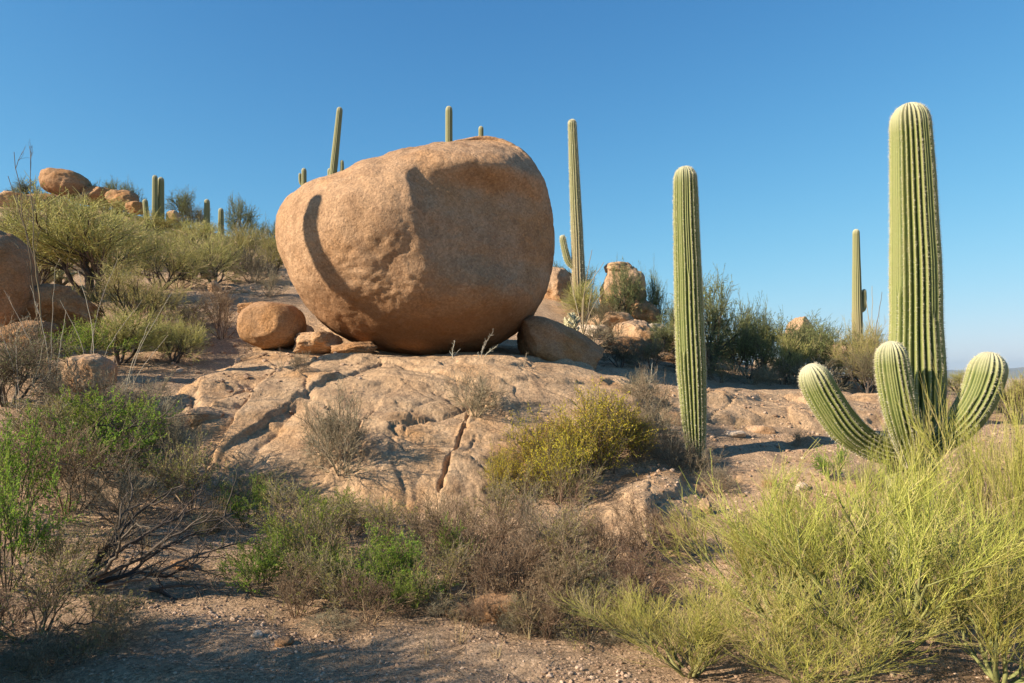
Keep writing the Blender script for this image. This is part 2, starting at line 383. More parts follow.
# ------------------------------------------------------------------ bedrock slabs, each a sheet standing proud of the gravel with a dropping rim
def poly_sd(x, y, poly):
    P = np.asarray(poly); d = np.full(len(x), 1e9); ins = np.zeros(len(x), bool)
    for a, b in zip(P, np.roll(P, -1, 0)):
        ab = b - a; t = np.clip(((x - a[0]) * ab[0] + (y - a[1]) * ab[1]) / (ab @ ab), 0, 1)
        d = np.minimum(d, np.hypot(x - a[0] - t * ab[0], y - a[1] - t * ab[1]))
        c = ((a[1] > y) != (b[1] > y)) & (x < (b[0] - a[0]) * (y - a[1]) / (b[1] - a[1] + 1e-12) + a[0]); ins ^= c
    return np.where(ins, d, -d)
def seg_d(x, y, pl):
    d = np.full(len(x), 1e9)
    for a, b in zip(pl[:-1], pl[1:]):
        ab = b - a; t = np.clip(((x - a[0]) * ab[0] + (y - a[1]) * ab[1]) / max(ab @ ab, 1e-9), 0, 1)
        d = np.minimum(d, np.hypot(x - a[0] - t * ab[0], y - a[1] - t * ab[1]))
    return d
SLABS = []
def slab(label, poly_px, lift, cracks, seed, step=.03, joints=1., sheets=.2, strata=0., edge=.45, mat=M_SLAB, drop=.55, rough=1.):
    poly = np.array([ray_ground(px, py)[:2] if len(q) == 0 else ((px - CX) / F * q[0], q[0]) for px, py, *q in poly_px])
    poly += np.random.RandomState(seed).normal(0, .05, poly.shape)
    lo, hi = poly.min(0) - .6, poly.max(0) + .6
    xs, ys = np.arange(lo[0], hi[0], step), np.arange(lo[1], hi[1], step)
    X, Y = np.meshgrid(xs, ys); x, y = X.ravel(), Y.ravel()
    p = np.stack([x, y, x * 0 + seed], 1)
    sd = poly_sd(x, y, poly) + .22 * fbm(p * 1.3, 4)
    prof = sstep(-.12, edge, sd)
    z = smooth_h(x, y) + lift * prof - drop * (1 - sstep(-.5, .1, sd))
    z += rough * (.11 * fbm(p * .6, 3) + .028 * (ridged(p * np.array([.9, 2.2, 1]) + 3, 4) - 1.1) + .010 * fbm(p * 6, 5, .65))
    # exfoliation sheets: broad treads with abrupt broken risers
    zt = z + .15 * fbm(p * .7 + 31, 3, .5) + .006 * fbm(p * 6 + 3, 3); f = zt / .34 - np.floor(zt / .34)
    z += sheets * .34 * (sstep(.40, .54, f) - f)
    # joint blocks: each cell sits at its own height and tilt, with a sharp seam between neighbours
    rs = np.random.RandomState(seed + 50); th = -.55; ca, sa = math.cos(th), math.sin(th)
    wx, wy = x + .10 * fbm(p * 2.2 + 7, 3), y + .10 * fbm(p * 2.2 + 27, 3)
    for size, amp, seam in ((1.15, .075, .05), (.46, .016, .02)):
        a_, b_ = (wx * ca + wy * sa) / (size * 1.9), (-wx * sa + wy * ca) / size
        ia, ib = np.floor(a_).astype(int), np.floor(b_).astype(int)
        d1 = np.full(x.size, 9.); d2 = d1.copy(); h1 = d1 * 0
        for da in (-1, 0, 1):
            for db in (-1, 0, 1):
                hsh = _perm[(_perm[(ia + da) & 511] + ib + db + seed) & 511]; q1 = _perm[hsh + 7] / 512.; q2 = _perm[hsh + 91] / 512.; q3 = _perm[hsh + 211] / 512.; q4 = _perm[hsh + 301] / 512.; q5 = _perm[hsh + 401] / 512.
                ex, ey = a_ - (ia + da + q1), b_ - (ib + db + q2); d = np.hypot(ex, ey)
                hh = (q3 - .5) * 1.3 + (q4 - .5) * 2.2 * ex + (q5 - .5) * 2.2 * ey
                near_ = d < d1; d2 = np.where(near_, d1, np.minimum(d2, d)); h1 = np.where(near_, hh, h1); d1 = np.where(near_, d, d1)
        msk = joints * sstep(-.35, .45, perlin(np.stack([x * .5 + size, y * .5, x * 0 + 4.4], 1)) + .12)
        z += msk * (amp * h1 - seam * np.exp(-((d2 - d1) / (.05 * 1.0)) ** 2))
    if strata:
        m = np.exp(-((x - strata[0]) / strata[2]) ** 2 - ((y - strata[1]) / strata[3]) ** 2)
        for h_, k_ in ((.15, .28), (.05, .35)):              # horizontal exfoliation ledges stepping down the steep front
            zz = z + .16 * fbm(np.stack([x * .9, y * .9, x * 0 + h_ * 90], 1), 4, .6) + .015 * fbm(p * 9, 3) + .1 * x
            f = zz / h_ - np.floor(zz / h_)
            z += m * k_ * h_ * (sstep(.30, .56, f) - f)
    for pl, dep, wid, step_ in cracks:
        q = np.array([ray_ground(*c)[:2] for c in pl])
        jit = .10 * fbm(p * 3 + 11, 4, .6)
        dd = seg_d(x + jit, y + jit, q)
        z -= dep * .9 * np.exp(-(dd / (wid * .38)) ** 2)
        if step_:                                  # one side of the joint stands higher
            t = q[-1] - q[0]; side = (t[0] * (y - q[0][1]) - t[1] * (x - q[0][0])) / np.linalg.norm(t)
            z += step_ * np.exp(-(dd / .6) ** 2) * np.tanh(side / .025)
    keep = sd > -.55
    i = np.arange(x.size).reshape(X.shape)
    Qd = np.stack([i[:-1, :-1], i[:-1, 1:], i[1:, 1:], i[1:, :-1]], -1).reshape(-1, 4)
    Qd = Qd[keep[Qd].all(1)]
    used = np.unique(Qd); rm = np.full(x.size, -1); rm[used] = np.arange(len(used))
    c0 = np.array([poly[:, 0].mean(), poly[:, 1].mean(), 0])
    o = link('bedrock', make_mesh('bedrock', np.stack([x, y, z], 1)[used] - c0, [rm[Qd]], [mat]), None, tuple(c0))
    tag(o, label, 'bedrock', None, 'thing')
    SLABS.append((xs[0], ys[0], step, np.where(keep, z, -99).reshape(X.shape)))
slab('broad cracked pinkish granite slab sloping down beneath the huge boulder',
     [(158, 402), (178, 388), (235, 366), (270, 345, 15.6), (300, 330, 17.2), (420, 330, 17.6), (540, 330, 17.2), (610, 360, 15.), (655, 383, 13.5), (668, 412), (640, 440), (575, 455), (530, 470), (492, 500), (430, 514), (330, 505), (236, 485), (205, 462), (188, 428)],
     .16, [([(335, 368), (290, 385), (248, 402), (205, 422)], .10, .06, .05), ([(262, 400), (240, 425), (225, 450)], .12, .06, .07), ([(330, 398), (285, 420), (245, 452)], .07, .05, -.05),
           ([(470, 405), (462, 440), (450, 480), (440, 505)], .24, .07, .04), ([(478, 450), (468, 470)], .05, .04, 0), ([(352, 372), (420, 365), (500, 378)], .05, .05, -.05), ([(505, 378), (540, 390), (585, 394)], .05, .04, -.03),
           ([(375, 425), (350, 450), (335, 480)], .10, .06, .03), ([(400, 395), (440, 400), (470, 405)], .05, .05, .03), ([(198, 395), (185, 420), (200, 440)], .08, .05, .05)],
     3, .022, strata=(-1.6, 10.45, 1.5, 1.0))
slab('low flat reddish granite shelf with a dark ledge crack right of the single-stem saguaro',
     [(640, 392, 15), (720, 385, 16.), (820, 388, 16.5), (925, 402), (940, 415), (880, 428), (830, 432), (760, 424), (706, 424), (650, 425)],
     .11, [([(700, 408), (740, 400), (800, 404), (832, 422)], .13, .05, .07), ([(700, 425), (735, 412), (780, 420), (836, 430)], .10, .04, .06), ([(820, 400), (850, 415), (845, 432)], .06, .04, 0)], 11, .035, edge=.3)
slab('rounded pinkish granite hump rising from dry brush below the single-stem saguaro',
     [(586, 522), (596, 494), (628, 474), (672, 474), (702, 490), (708, 520), (686, 556), (640, 566), (600, 552)], .3, [([(650, 486), (655, 530)], .04, .03, 0)], 19, .022, edge=.8, drop=.4, joints=.4, rough=.6)
slab('small pale bedrock patch with pebbles in front of the big four-stem saguaro',
     [(735, 470), (800, 465), (875, 472), (880, 486), (800, 492), (740, 486)], .04, [], 23, .03, edge=.5, drop=.2, rough=.6, joints=.3)
def ground_z(x, y):
    z = float(terrain(x, y)[0])
    for x0, y0, st, Zs in SLABS:
        i, j = int(round((y - y0) / st)), int(round((x - x0) / st))
        if 0 <= i < Zs.shape[0] and 0 <= j < Zs.shape[1]: z = max(z, float(Zs[i, j]))
    return z
def gz_many(x, y):
    z = terrain(x, y)
    for x0, y0, st, Zs in SLABS:
        i = np.round((y - y0) / st).astype(int); j = np.round((x - x0) / st).astype(int); ok = (i >= 0) & (j >= 0) & (i < Zs.shape[0]) & (j < Zs.shape[1])
        z[ok] = np.maximum(z[ok], Zs[i[ok], j[ok]])
    return z
def at(px, Y=None, py=None):
    """ground point under a column, by distance or by the row where the base meets the ground"""
    if Y is None:
        yy = np.linspace(4., 40., 2400); xx = (px - CX) / F * yy; hit = int(np.argmax(EYE - (py - HY) / F * yy < gz_many(xx, yy)))
        return np.array([xx[hit], yy[hit], ground_z(xx[hit], yy[hit])])
    x = (px - CX) / F * Y; return np.array([x, Y, ground_z(x, Y)])

def rockpx(px, py, Y, w, h, seed, mat, label, depth=1., dz=0, **kw):
    """rock centred on a column and row at a distance, size in outline units; sits on the ground"""
    s = Y / F; c = W(px, py, Y); rock(kw.pop('name', 'rock'), c, (w * s / 2, w * s / 2 * depth, h * s / 2), seed, mat, label, **kw)
rockpx(272, 325, 14.6, 66, 48, 5, M_BROWNROCK, 'small egg-shaped tan boulder at the left foot of the huge boulder', name='boulder', cat='boulder', planes=2, rough=.05, boxy=2.15, cut=(.8,.95))
rockpx(562, 350, 15.3, 98, 46, 12, M_BROWNROCK, 'long wedge-shaped boulder lying in shade right of the huge boulder', name='boulder', cat='boulder', planes=6, rough=.08, tilt=.40, boxy=3.6, depth=.8, cut=(.66,.92))
rockpx(318, 342, 14.4, 46, 26, 21, M_ROCK, 'flat broken rock wedged under the left flank of the huge boulder', planes=14, rough=.2, boxy=3.6)
rockpx(352, 350, 14.2, 50, 18, 22, M_BROWNROCK, 'thin dark chock stone under the middle of the huge boulder', planes=14, rough=.2, boxy=3.6)
rockpx(300, 334, 14.9, 26, 20, 23, M_PALE, 'small pale rock between the egg-shaped boulder and the huge boulder', planes=8)
rockpx(-12, 284, 14., 84, 108, 31, M_BROWNROCK, 'large brown boulder half out of view at the left edge', name='boulder', cat='boulder', planes=4, rough=.07, boxy=2.4)
rockpx(66, 312, 14.6, 74, 52, 32, M_BROWNROCK, 'brown flat-topped rock beside the large left-edge boulder', planes=8, depth=.9)
rockpx(30, 335, 13.5, 50, 30, 38, M_BROWNROCK, 'low dark rock in front of the left-edge boulder', planes=8)
rockpx(90, 375, 11., 44, 40, 33, M_ROCK, 'small orange rock lit by sun among grey thicket at left', planes=6)
rockpx(205, 418, 10.7, 34, 22, 34, M_ROCK, 'small loose block on the left end of the cracked slab', planes=10)
# skyline rocks
rockpx(66, 184, 41, 42, 26, 41, M_BROWNROCK, 'rounded brown skyline rock, highest on the left hill', planes=2, rough=.10, tilt=.2)
rockpx(95, 196, 41.5, 44, 20, 42, M_BROWNROCK, 'dark sloping skyline rock trailing right from the highest one', planes=6, tilt=-.2)
rockpx(18, 205, 38, 46, 30, 43, M_ROCK, 'tan skyline rock at the far left edge', planes=6)
rockpx(48, 204, 40, 36, 18, 44, M_BROWNROCK, 'dark flat skyline rock between two tan ones at far left', planes=6)
rockpx(122, 201, 40, 30, 20, 45, M_BROWNROCK, 'squat pointed rock on the left skyline beside the twin saguaros', planes=6)
rockpx(136, 208, 37, 18, 12, 46, M_BROWNROCK, 'small brown rock just left of the twin saguaros', planes=6)
rockpx(174, 218, 37, 14, 14, 47, M_ROCK, 'small broken tan rock just right of the twin saguaros', planes=9)
rockpx(215, 288, 21, 14, 14, 48, M_ROCK, 'small orange rock on bare ground of the left hillside', planes=9)
rockpx(236, 297, 20.5, 40, 14, 49, M_ROCK, 'low tan ledge rock on bare ground left of the huge boulder', planes=9)
rockpx(208, 275, 23, 22, 8, 50, M_PALE, 'thin pale ledge rock on the left hillside', planes=9)
rockpx(252, 309, 18, 30, 12, 59, M_BROWNROCK, 'low brown rock on the slope above the egg-shaped boulder', planes=9)
# rock pile at right
rockpx(622, 298, 25, 44, 62, 57, M_ROCK, 'tall tan rock tower on the skyline right of the huge boulder', planes=5, depth=.8, boxy=3.4, cut=(.8,.98), rough=.16)
rockpx(618, 268, 24.9, 26, 11, 52, M_ROCK, 'flat cap rock perched on top of the tan rock tower', planes=3, boxy=3., cut=(.8,.98))
rockpx(641, 317, 24.6, 34, 40, 53, M_BROWNROCK, 'dark rounded rock leaning at right of the tan rock tower', planes=5, tilt=-.4)
rockpx(606, 328, 23, 56, 32, 54, M_ROCK, 'wide blocky rock at the foot of the rock tower', planes=9)
rockpx(636, 336, 22, 44, 40, 55, M_ROCK, 'orange angular rock in the pile below the tower', planes=11)
rockpx(618, 350, 21, 60, 26, 56, M_BROWNROCK, 'low shaded rock at the bottom of the pile', planes=9)
rockpx(556, 290, 27, 34, 44, 57, M_ROCK, 'orange rock just left of the armed saguaro behind the huge boulder', planes=9)
rockpx(655, 350, 22.5, 60, 24, 58, M_ROCK, 'tan sloping rock at the right end of the pile', planes=8)
rockpx(590, 338, 22.5, 40, 26, 67, M_PALE, 'pale blocky rock left of the pile below the tower', planes=11, boxy=3.4)
rockpx(650, 334, 23.4, 30, 24, 68, M_PALE, 'pale broken rock right of the dark rounded one by the tower', planes=11, boxy=3.4)
rockpx(664, 362, 21, 50, 20, 69, M_ROCK, 'tan rock sloping down toward the single-stem saguaro', planes=10)
rockpx(802, 338, 26, 34, 42, 61, M_ROCK, 'tan skyline rock among dark trees right of centre', planes=9)
rockpx(842, 356, 25, 56, 26, 62, M_ROCK, 'broad tan rock below the distant armed saguaro', planes=9)
rockpx(770, 366, 24, 40, 18, 63, M_PALE, 'low pale rock behind the dark trees right of centre', planes=9)
rockpx(718, 352, 26, 44, 20, 64, M_ROCK, 'tan rock behind the trees beside the single-stem saguaro', planes=9)
rockpx(956, 394, 22, 34, 18, 65, M_ROCK, 'tan rock seen just right of the big saguaro trunk', planes=7)
rockpx(985, 400, 20, 50, 16, 66, M_BROWNROCK, 'low brown rock seen past the right arm of the big saguaro', planes=7)
# loose foreground rocks
def rock_on(px, py, w, h, seed, mat, label, Y=None, **kw):
    b = at(px, Y, py); s = b[1] / F
    rock(kw.pop('name', 'rock'), b + np.array([0, 0, h * s * .14]), (w * s / 2, w * s / 2 * .8, h * s / 2), seed, mat, label, sub=4, **kw)
rock_on(496, 616, 50, 42, 71, M_BROWNROCK, 'grey-brown rock half buried at the edge of the wash', planes=10, boxy=3.2, rough=.13)
rock_on(456, 618, 34, 28, 72, M_BROWNROCK, 'smaller angular rock left of the grey-brown wash rock', planes=11, boxy=3.4, rough=.13)
rock_on(801, 489, 13, 10, 73, M_PALE, 'small pale stone on open gravel right of the single-stem saguaro', cat='stone', name='stone')
rock_on(769, 485, 16, 11, 74, M_BROWNROCK, 'small dark stone left of the pale stone on open gravel', cat='stone', name='stone')
rock_on(257, 637, 12, 9, 75, M_PALE, 'white stone on the wash gravel at lower left', cat='stone', name='stone')
rock_on(284, 645, 18, 12, 76, M_BROWNROCK, 'dark clod of stone beside the white stone in the wash', cat='stone', name='stone', planes=9)
rock_on(706, 512, 16, 20, 78, M_ROCK, 'upright tan stone right of the granite hump', cat='stone', name='stone', planes=9)
rock_on(760, 432, 30, 10, 80, M_ROCK, 'thin slab fragment lying on the reddish shelf', planes=9)
rock_on(735, 436, 20, 9, 81, M_PALE, 'pale fragment just below the reddish shelf', cat='stone', name='stone', planes=9)
rock_on(180, 566, 20, 9, 82, M_BROWNROCK, 'small brown stone on the wash under the dead branches', cat='stone', name='stone')
rock_on(560, 560, 60, 34, 83, M_BROWNROCK, 'shaded rock among dry brush right of the wash', planes=7)

# ------------------------------------------------------------------ saguaros
def frames(P):
    T = norm(np.gradient(P, axis=0)); up = np.array([0, 1., 0]); u = []; cur = norm(np.cross(np.cross(T[0], up), T[0]))
    for t in T:
        cur = norm(cur - t * (cur @ t)); u.append(cur)
    u = np.array(u); return T, u, np.cross(T, u)
def spline(pts, n):
    pts = np.asarray(pts, float); d = np.concatenate([[0], np.cumsum(np.linalg.norm(np.diff(pts, axis=0), axis=1))])
    k = len(pts); s = np.linspace(0, d[-1], n); out = []
    # Catmull-Rom through the points
    m = np.gradient(pts, d, axis=0); i = np.clip(np.searchsorted(d, s, 'right') - 1, 0, k - 2)
    h = (d[i + 1] - d[i])[:, None]; t = ((s - d[i]) / (d[i + 1] - d[i]))[:, None]
    return ((2 * t**3 - 3 * t**2 + 1) * pts[i] + (t**3 - 2 * t**2 + t) * h * m[i] + (-2 * t**3 + 3 * t**2) * pts[i + 1] + (t**3 - t**2) * h * m[i + 1]), d[-1]
def column(path, radii, ribs, mats, seed, ring=.03, depth=.17, per=6, spines=0, cork=0., areole=.022, spl=.026, spw=.0012, name='trunk', wob=.03, splits=0):
    """ribbed cactus column along a path; radii: (fraction, radius) pairs; spines: spikes per areole"""
    rng = np.random.RandomState(seed)
    _, L = spline(path, 50); rad = np.array(radii)
    Rt = rad[-1, 1]; n = max(14, int(L / ring)); P, L = spline(path, n)
    s = np.linspace(0, L, n)
    # extra rings for the dome
    sd = L - Rt * (1 - np.sin(np.linspace(.15, PI / 2, 10))) * .95; s = np.unique(np.concatenate([s[s < L - Rt], sd]))
    P = np.stack([np.interp(s, np.linspace(0, L, n), P[:, k]) for k in range(3)], 1)
    T, U, Vv = frames(P)
    R = np.interp(s / L, rad[:, 0], rad[:, 1])
    R = R * (1 + wob * perlin(np.stack([s * 1.4, s * 0 + seed, s * 0], 1)) * 2)
    e = np.clip((L - s) / (Rt * 1.15), 0, 1); cap = np.sqrt(np.clip(1 - (1 - e) ** 2, .0, 1)); R = R * np.maximum(cap, .03)
    NA = ribs * per; a = np.arange(NA) * 2 * PI / NA
    A2 = a[None] + .05 * perlin(np.stack([np.cos(a) * 2.5, np.sin(a) * 2.5, a * 0 + seed], 1))[None] + .09 * perlin(np.stack([s * .9, s * 0 + seed * 2, s * 0], 1))[:, None]
    cr = np.abs(np.cos(A2 * 0 + a[None] * ribs / 2)) ** 1.15
    crest = np.broadcast_to(cr, (len(s), NA)).copy()
    if splits:                                        # ribs that fork part way up: a groove opens in the crest
        for _ in range(splits):
            k = rng.randint(ribs); j = (np.arange(-per // 2, per // 2 + 1) + k * per) % NA; h0 = rng.uniform(.2, .8) * L
            m = sstep(h0, h0 + .12, s)[:, None]; w = np.abs(np.linspace(-1, 1, len(j)))
            crest[:, j] = crest[:, j] * (1 - m) + m * (.35 + .6 * np.sin(w * PI) ** 1)
    rr = R[:, None] * (1 - depth * (1 - crest)) * (1 + .012 * perlin(np.stack([np.repeat(s, NA) * 9, np.tile(a * 3, len(s)), np.full(len(s) * NA, seed)], 1)).reshape(len(s), NA))
    V = P[:, None] + rr[..., None] * (np.cos(A2)[..., None] * U[:, None] + np.sin(A2)[..., None] * Vv[:, None])
    i = np.arange(len(s) * NA).reshape(len(s), NA)
    q = np.stack([i[:-1], np.roll(i[:-1], -1, 1), np.roll(i[1:], -1, 1), i[1:]], -1).reshape(-1, 4)
    V = V.reshape(-1, 3); tipc = np.append(V, [P[-1] + T[-1] * Rt * .03], 0); ti = len(V)
    tri = np.stack([i[-1], np.roll(i[-1], -1), np.full(NA, ti)], 1)
    tipd = np.append(np.repeat((L - s) / (Rt * 2.4), NA), 0.); cc = np.append(crest.ravel(), 1.)
    ck = np.append(np.repeat(np.clip(1 - s / L / cork, 0, 1) if cork else s * 0, NA), 0)
    V = tipc; faces = [q, tri]; fm = [0, 0]
    if spines:
        ks = np.arange(ribs) * per
        sa = np.arange(.03, L - Rt * .12, areole); 
        base = []; nrm = []
        for k in ks:
            ss = sa + rng.uniform(-.25, .25, len(sa)) * areole
            col = V[:len(s) * NA].reshape(len(s), NA, 3)[:, k]
            b = np.stack([np.interp(ss, s, col[:, m]) for m in range(3)], 1); c = np.stack([np.interp(ss, s, P[:, m]) for m in range(3)], 1)
            nn = norm(b - c); tt = np.stack([np.interp(ss, s, T[:, m]) for m in range(3)], 1); w = sstep(L - Rt * 1.1, L, ss)[:, None]
            base.append(b); nrm.append(norm(nn * (1 - w * .7) + tt * w))
        base = np.concatenate(base); nrm = np.concatenate(nrm)
        B = np.repeat(base, spines, 0); Nn = np.repeat(nrm, spines, 0)
        d = norm(Nn + rng.normal(0, .62, B.shape)); sl = spl * rng.uniform(.5, 1.3, len(B))[:, None]
        sd_ = norm(np.cross(d, rng.normal(size=B.shape))) * spw
        B = B - Nn * .003
        Sv = np.stack([B + sd_, B - sd_, B + d * sl], 1).reshape(-1, 3)
        # woolly areole pads
        pd = norm(np.cross(nrm, rng.normal(size=nrm.shape))); pe = np.cross(nrm, pd); pr = .003
        Pv = np.stack([base + pd * pr, base + pe * pr, base - pd * pr, base - pe * pr, base + nrm * pr * 1.3], 1).reshape(-1, 3)
        n0 = len(V); n1 = n0 + len(Sv); V = np.concatenate([V, Sv, Pv])
        o5 = np.arange(len(base))[:, None] * 5 + n1
        pt = np.concatenate([np.concatenate([o5 + f[0], o5 + f[1], o5 + 4], 1) for f in ((0, 1), (1, 2), (2, 3), (3, 0))])
        faces += [np.arange(len(Sv)).reshape(-1, 3) + n0, pt]; fm += [1, 1]
        z = np.zeros(len(Sv) + len(Pv)); tint = np.concatenate([np.zeros(n0), rng.uniform(0, .6, len(z))])
        tipd = np.concatenate([tipd, z + 1]); cc = np.concatenate([cc, z]); ck = np.concatenate([ck, z])
    else: tint = np.zeros(len(V))
    return make_mesh(name, V, faces, mats, fm, True, {'crest': cc, 'tip': tipd, 'cork': ck, 'tint': tint})
def saguaro(base, label, trunk, arms=(), mats=None, group=None, **kw):
    """paths are given relative to the base"""
    e = link('saguaro', None, None, tuple(base)); tag(e, label, 'cactus', group)
    link('trunk', column(*trunk, mats=mats, name='trunk', **kw), e)
    kw2 = dict(kw); kw2['cork'] = 0
    for a in arms: link('arm', column(*a, mats=mats, name='arm', **kw2), e)
    return e
# the big one at right: centimetre work
def big_saguaro():
    Y = 7.4; s = Y / F; bx = (909 - CX) * s; bz = ground_z(bx, Y) - .05
    def q(px, py, dy=0.): return ((px - CX) / F * (Y + dy) - bx, dy, EYE - (py - HY) / F * (Y + dy) - bz)
    e = saguaro((bx, Y, bz), 'tallest saguaro in front at right, one trunk and three short upturned arms', 
        (([(0, 0, 0), q(909, 500), q(915, 430), q(916, 330), q(914, 220), q(911, 140), q(909, 103)]), [(0, .17), (.15, .185), (.30, .262), (.42, .262), (.6, .238), (.8, .212), (.93, .193), (1, .18)], 26),
        [([q(905, 455, -.05), q(874, 447, -.10), q(848, 430, -.14), q(829, 405, -.16), q(817, 384, -.17), q(809, 364, -.17)], [(0, .10), (.2, .14), (.5, .165), (.85, .155), (1, .145)], 20),
         ([q(912, 462, -.1), q(911, 450, -.32), q(904, 425, -.46), q(897, 395, -.5), q(892, 365, -.5), q(890, 341, -.5)], [(0, .09), (.25, .13), (.55, .152), (.85, .145), (1, .128)], 20),
         ([q(912, 458, -.05), q(936, 444, -.24), q(959, 426, -.34), q(976, 402, -.38), q(986, 376, -.40), q(991, 352, -.40)], [(0, .08), (.2, .12), (.5, .16), (.85, .165), (1, .15)], 20)],
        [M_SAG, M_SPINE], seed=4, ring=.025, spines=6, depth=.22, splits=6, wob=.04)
    # dark lump where the right arm joins
    V, Fc = rock_V((.07, .06, .10), 3, 4, rough=.15); o = link('dark_joint', make_mesh('dark_joint', V + np.array(q(938, 436, -.10)), [Fc], [M_DARKJOINT], None, True, {'tint': V[:, 0] * 0 + .4}), e)
big_saguaro()
def mid_saguaro():
    Y = 11.4; s = Y / F; bx = (696 - CX) * s; bz = ground_z(bx, Y) - .05
    def q(px, py): return ((px - CX) * s - bx, 0, EYE - (py - HY) * s - bz)
    saguaro((bx, Y, bz), 'single-stem green saguaro standing alone near the centre right',
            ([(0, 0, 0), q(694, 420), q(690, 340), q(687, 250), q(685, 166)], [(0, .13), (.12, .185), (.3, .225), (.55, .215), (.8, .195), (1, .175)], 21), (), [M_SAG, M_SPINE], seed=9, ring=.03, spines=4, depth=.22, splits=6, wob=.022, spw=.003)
mid_saguaro()
def far_saguaro(label, px, Y, top, w0, w1, lean=0, arms=(), cork=0., base_px=None, group=None, spines=0):
    s = Y / F; b = at(px, Y); bx, bz = b[0], b[2] - .1
    def q(x, y, dy=0.): return ((x - CX) * s - bx, dy, EYE - (y - HY) * s - bz)
    h = q(px, top)[2]; tx = lean * s
    tr = ([(0, 0, 0), (tx * .35, 0, h * .4), (tx * .7, 0, h * .72), (tx, 0, h)], [(0, w0 * s / 2 * .85), (.2, w0 * s / 2), (.6, (w0 * .55 + w1 * .45) * s / 2), (1, w1 * s / 2)], 15)
    ar = [([q(*p) for p in pth], [(0, wa * s / 2 * .7), (.4, wa * s / 2), (1, wa * s / 2 * .9)], 12) for pth, wa in arms]
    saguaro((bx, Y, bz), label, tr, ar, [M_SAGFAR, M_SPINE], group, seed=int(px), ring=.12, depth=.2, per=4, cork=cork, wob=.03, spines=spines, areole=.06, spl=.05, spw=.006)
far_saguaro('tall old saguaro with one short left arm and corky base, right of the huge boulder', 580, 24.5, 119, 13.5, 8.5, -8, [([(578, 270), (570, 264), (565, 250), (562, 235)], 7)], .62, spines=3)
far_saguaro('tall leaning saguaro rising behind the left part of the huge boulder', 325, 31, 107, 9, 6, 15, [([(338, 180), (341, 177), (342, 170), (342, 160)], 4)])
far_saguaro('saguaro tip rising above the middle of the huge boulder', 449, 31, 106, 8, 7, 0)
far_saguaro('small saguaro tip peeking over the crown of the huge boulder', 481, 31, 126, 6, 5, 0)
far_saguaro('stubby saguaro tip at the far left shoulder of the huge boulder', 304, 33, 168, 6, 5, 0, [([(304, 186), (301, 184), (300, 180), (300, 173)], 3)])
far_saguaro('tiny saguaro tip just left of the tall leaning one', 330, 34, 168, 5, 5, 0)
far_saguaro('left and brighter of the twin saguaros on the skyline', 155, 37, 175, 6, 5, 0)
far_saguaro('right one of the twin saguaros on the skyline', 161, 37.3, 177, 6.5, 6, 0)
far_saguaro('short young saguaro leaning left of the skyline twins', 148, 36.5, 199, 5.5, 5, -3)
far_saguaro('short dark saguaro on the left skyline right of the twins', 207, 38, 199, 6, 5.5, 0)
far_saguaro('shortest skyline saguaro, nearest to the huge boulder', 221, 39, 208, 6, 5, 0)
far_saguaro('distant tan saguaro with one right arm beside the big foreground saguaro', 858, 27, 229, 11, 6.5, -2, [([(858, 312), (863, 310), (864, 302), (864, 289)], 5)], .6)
# stands out of view on the left; its shadow climbs the boulder
_b = np.array([-9.0, 11.1, 0]); _b[2] = ground_z(_b[0], _b[1]) - .1; _h = 8.25 - _b[2]
saguaro(_b, 'saguaro standing just outside the left edge, casting the curved shadow on the boulder', ([(0, 0, 0), (0, 0, _h * .5), (0, 0, _h)], [(0, .13), (.3, .17), (.7, .165), (1, .14)], 16), (), [M_SAG, M_SPINE], seed=77, ring=.08)

# ------------------------------------------------------------------ plants
def grow(P0, D0, L, nseg, wig, up, rng):
    P = [P0]; d = norm(D0); p = P0
    for k in range(nseg):
        d = norm(d + rng.normal(0, wig, d.shape) + np.array([0, 0, up]))
        p = p + d * (L / nseg)[:, None]; P.append(p)
    return np.stack(P, 1)
def kids(P, k, t0, t1, a0, a1, rng, flat=0.):
    N, K, _ = P.shape
    t = (t0 + (t1 - t0) * (np.arange(k)[None] + rng.uniform(0, 1, (N, k))) / k)
    x = t * (K - 1); i = np.minimum(x.astype(int), K - 2); f = (x - i)[..., None]
    r = np.arange(N)[:, None]
    S = P[r, i] * (1 - f) + P[r, i + 1] * f; T = norm(P[r, i + 1] - P[r, i])
    S = S.reshape(-1, 3); T = T.reshape(-1, 3)
    q = norm(np.cross(T, rng.normal(size=T.shape))); a = rng.uniform(a0, a1, len(T))[:, None]
    return S, norm(T * np.cos(a) + q * np.sin(a)), np.repeat(np.arange(N), k), t.ravel()
def stems(n, r, lean0, lean1, rng):
    az = np.arange(n) * 2.4 + rng.uniform(0, 6.28); el = rng.uniform(lean0, lean1, n)
    D = np.stack([np.cos(az) * np.sin(el), np.sin(az) * np.sin(el), np.cos(el)], 1)
    P = np.stack([np.cos(az) * r * rng.uniform(.2, 1, n), np.sin(az) * r * rng.uniform(.2, 1, n), np.zeros(n) - .03], 1)
    return P, D
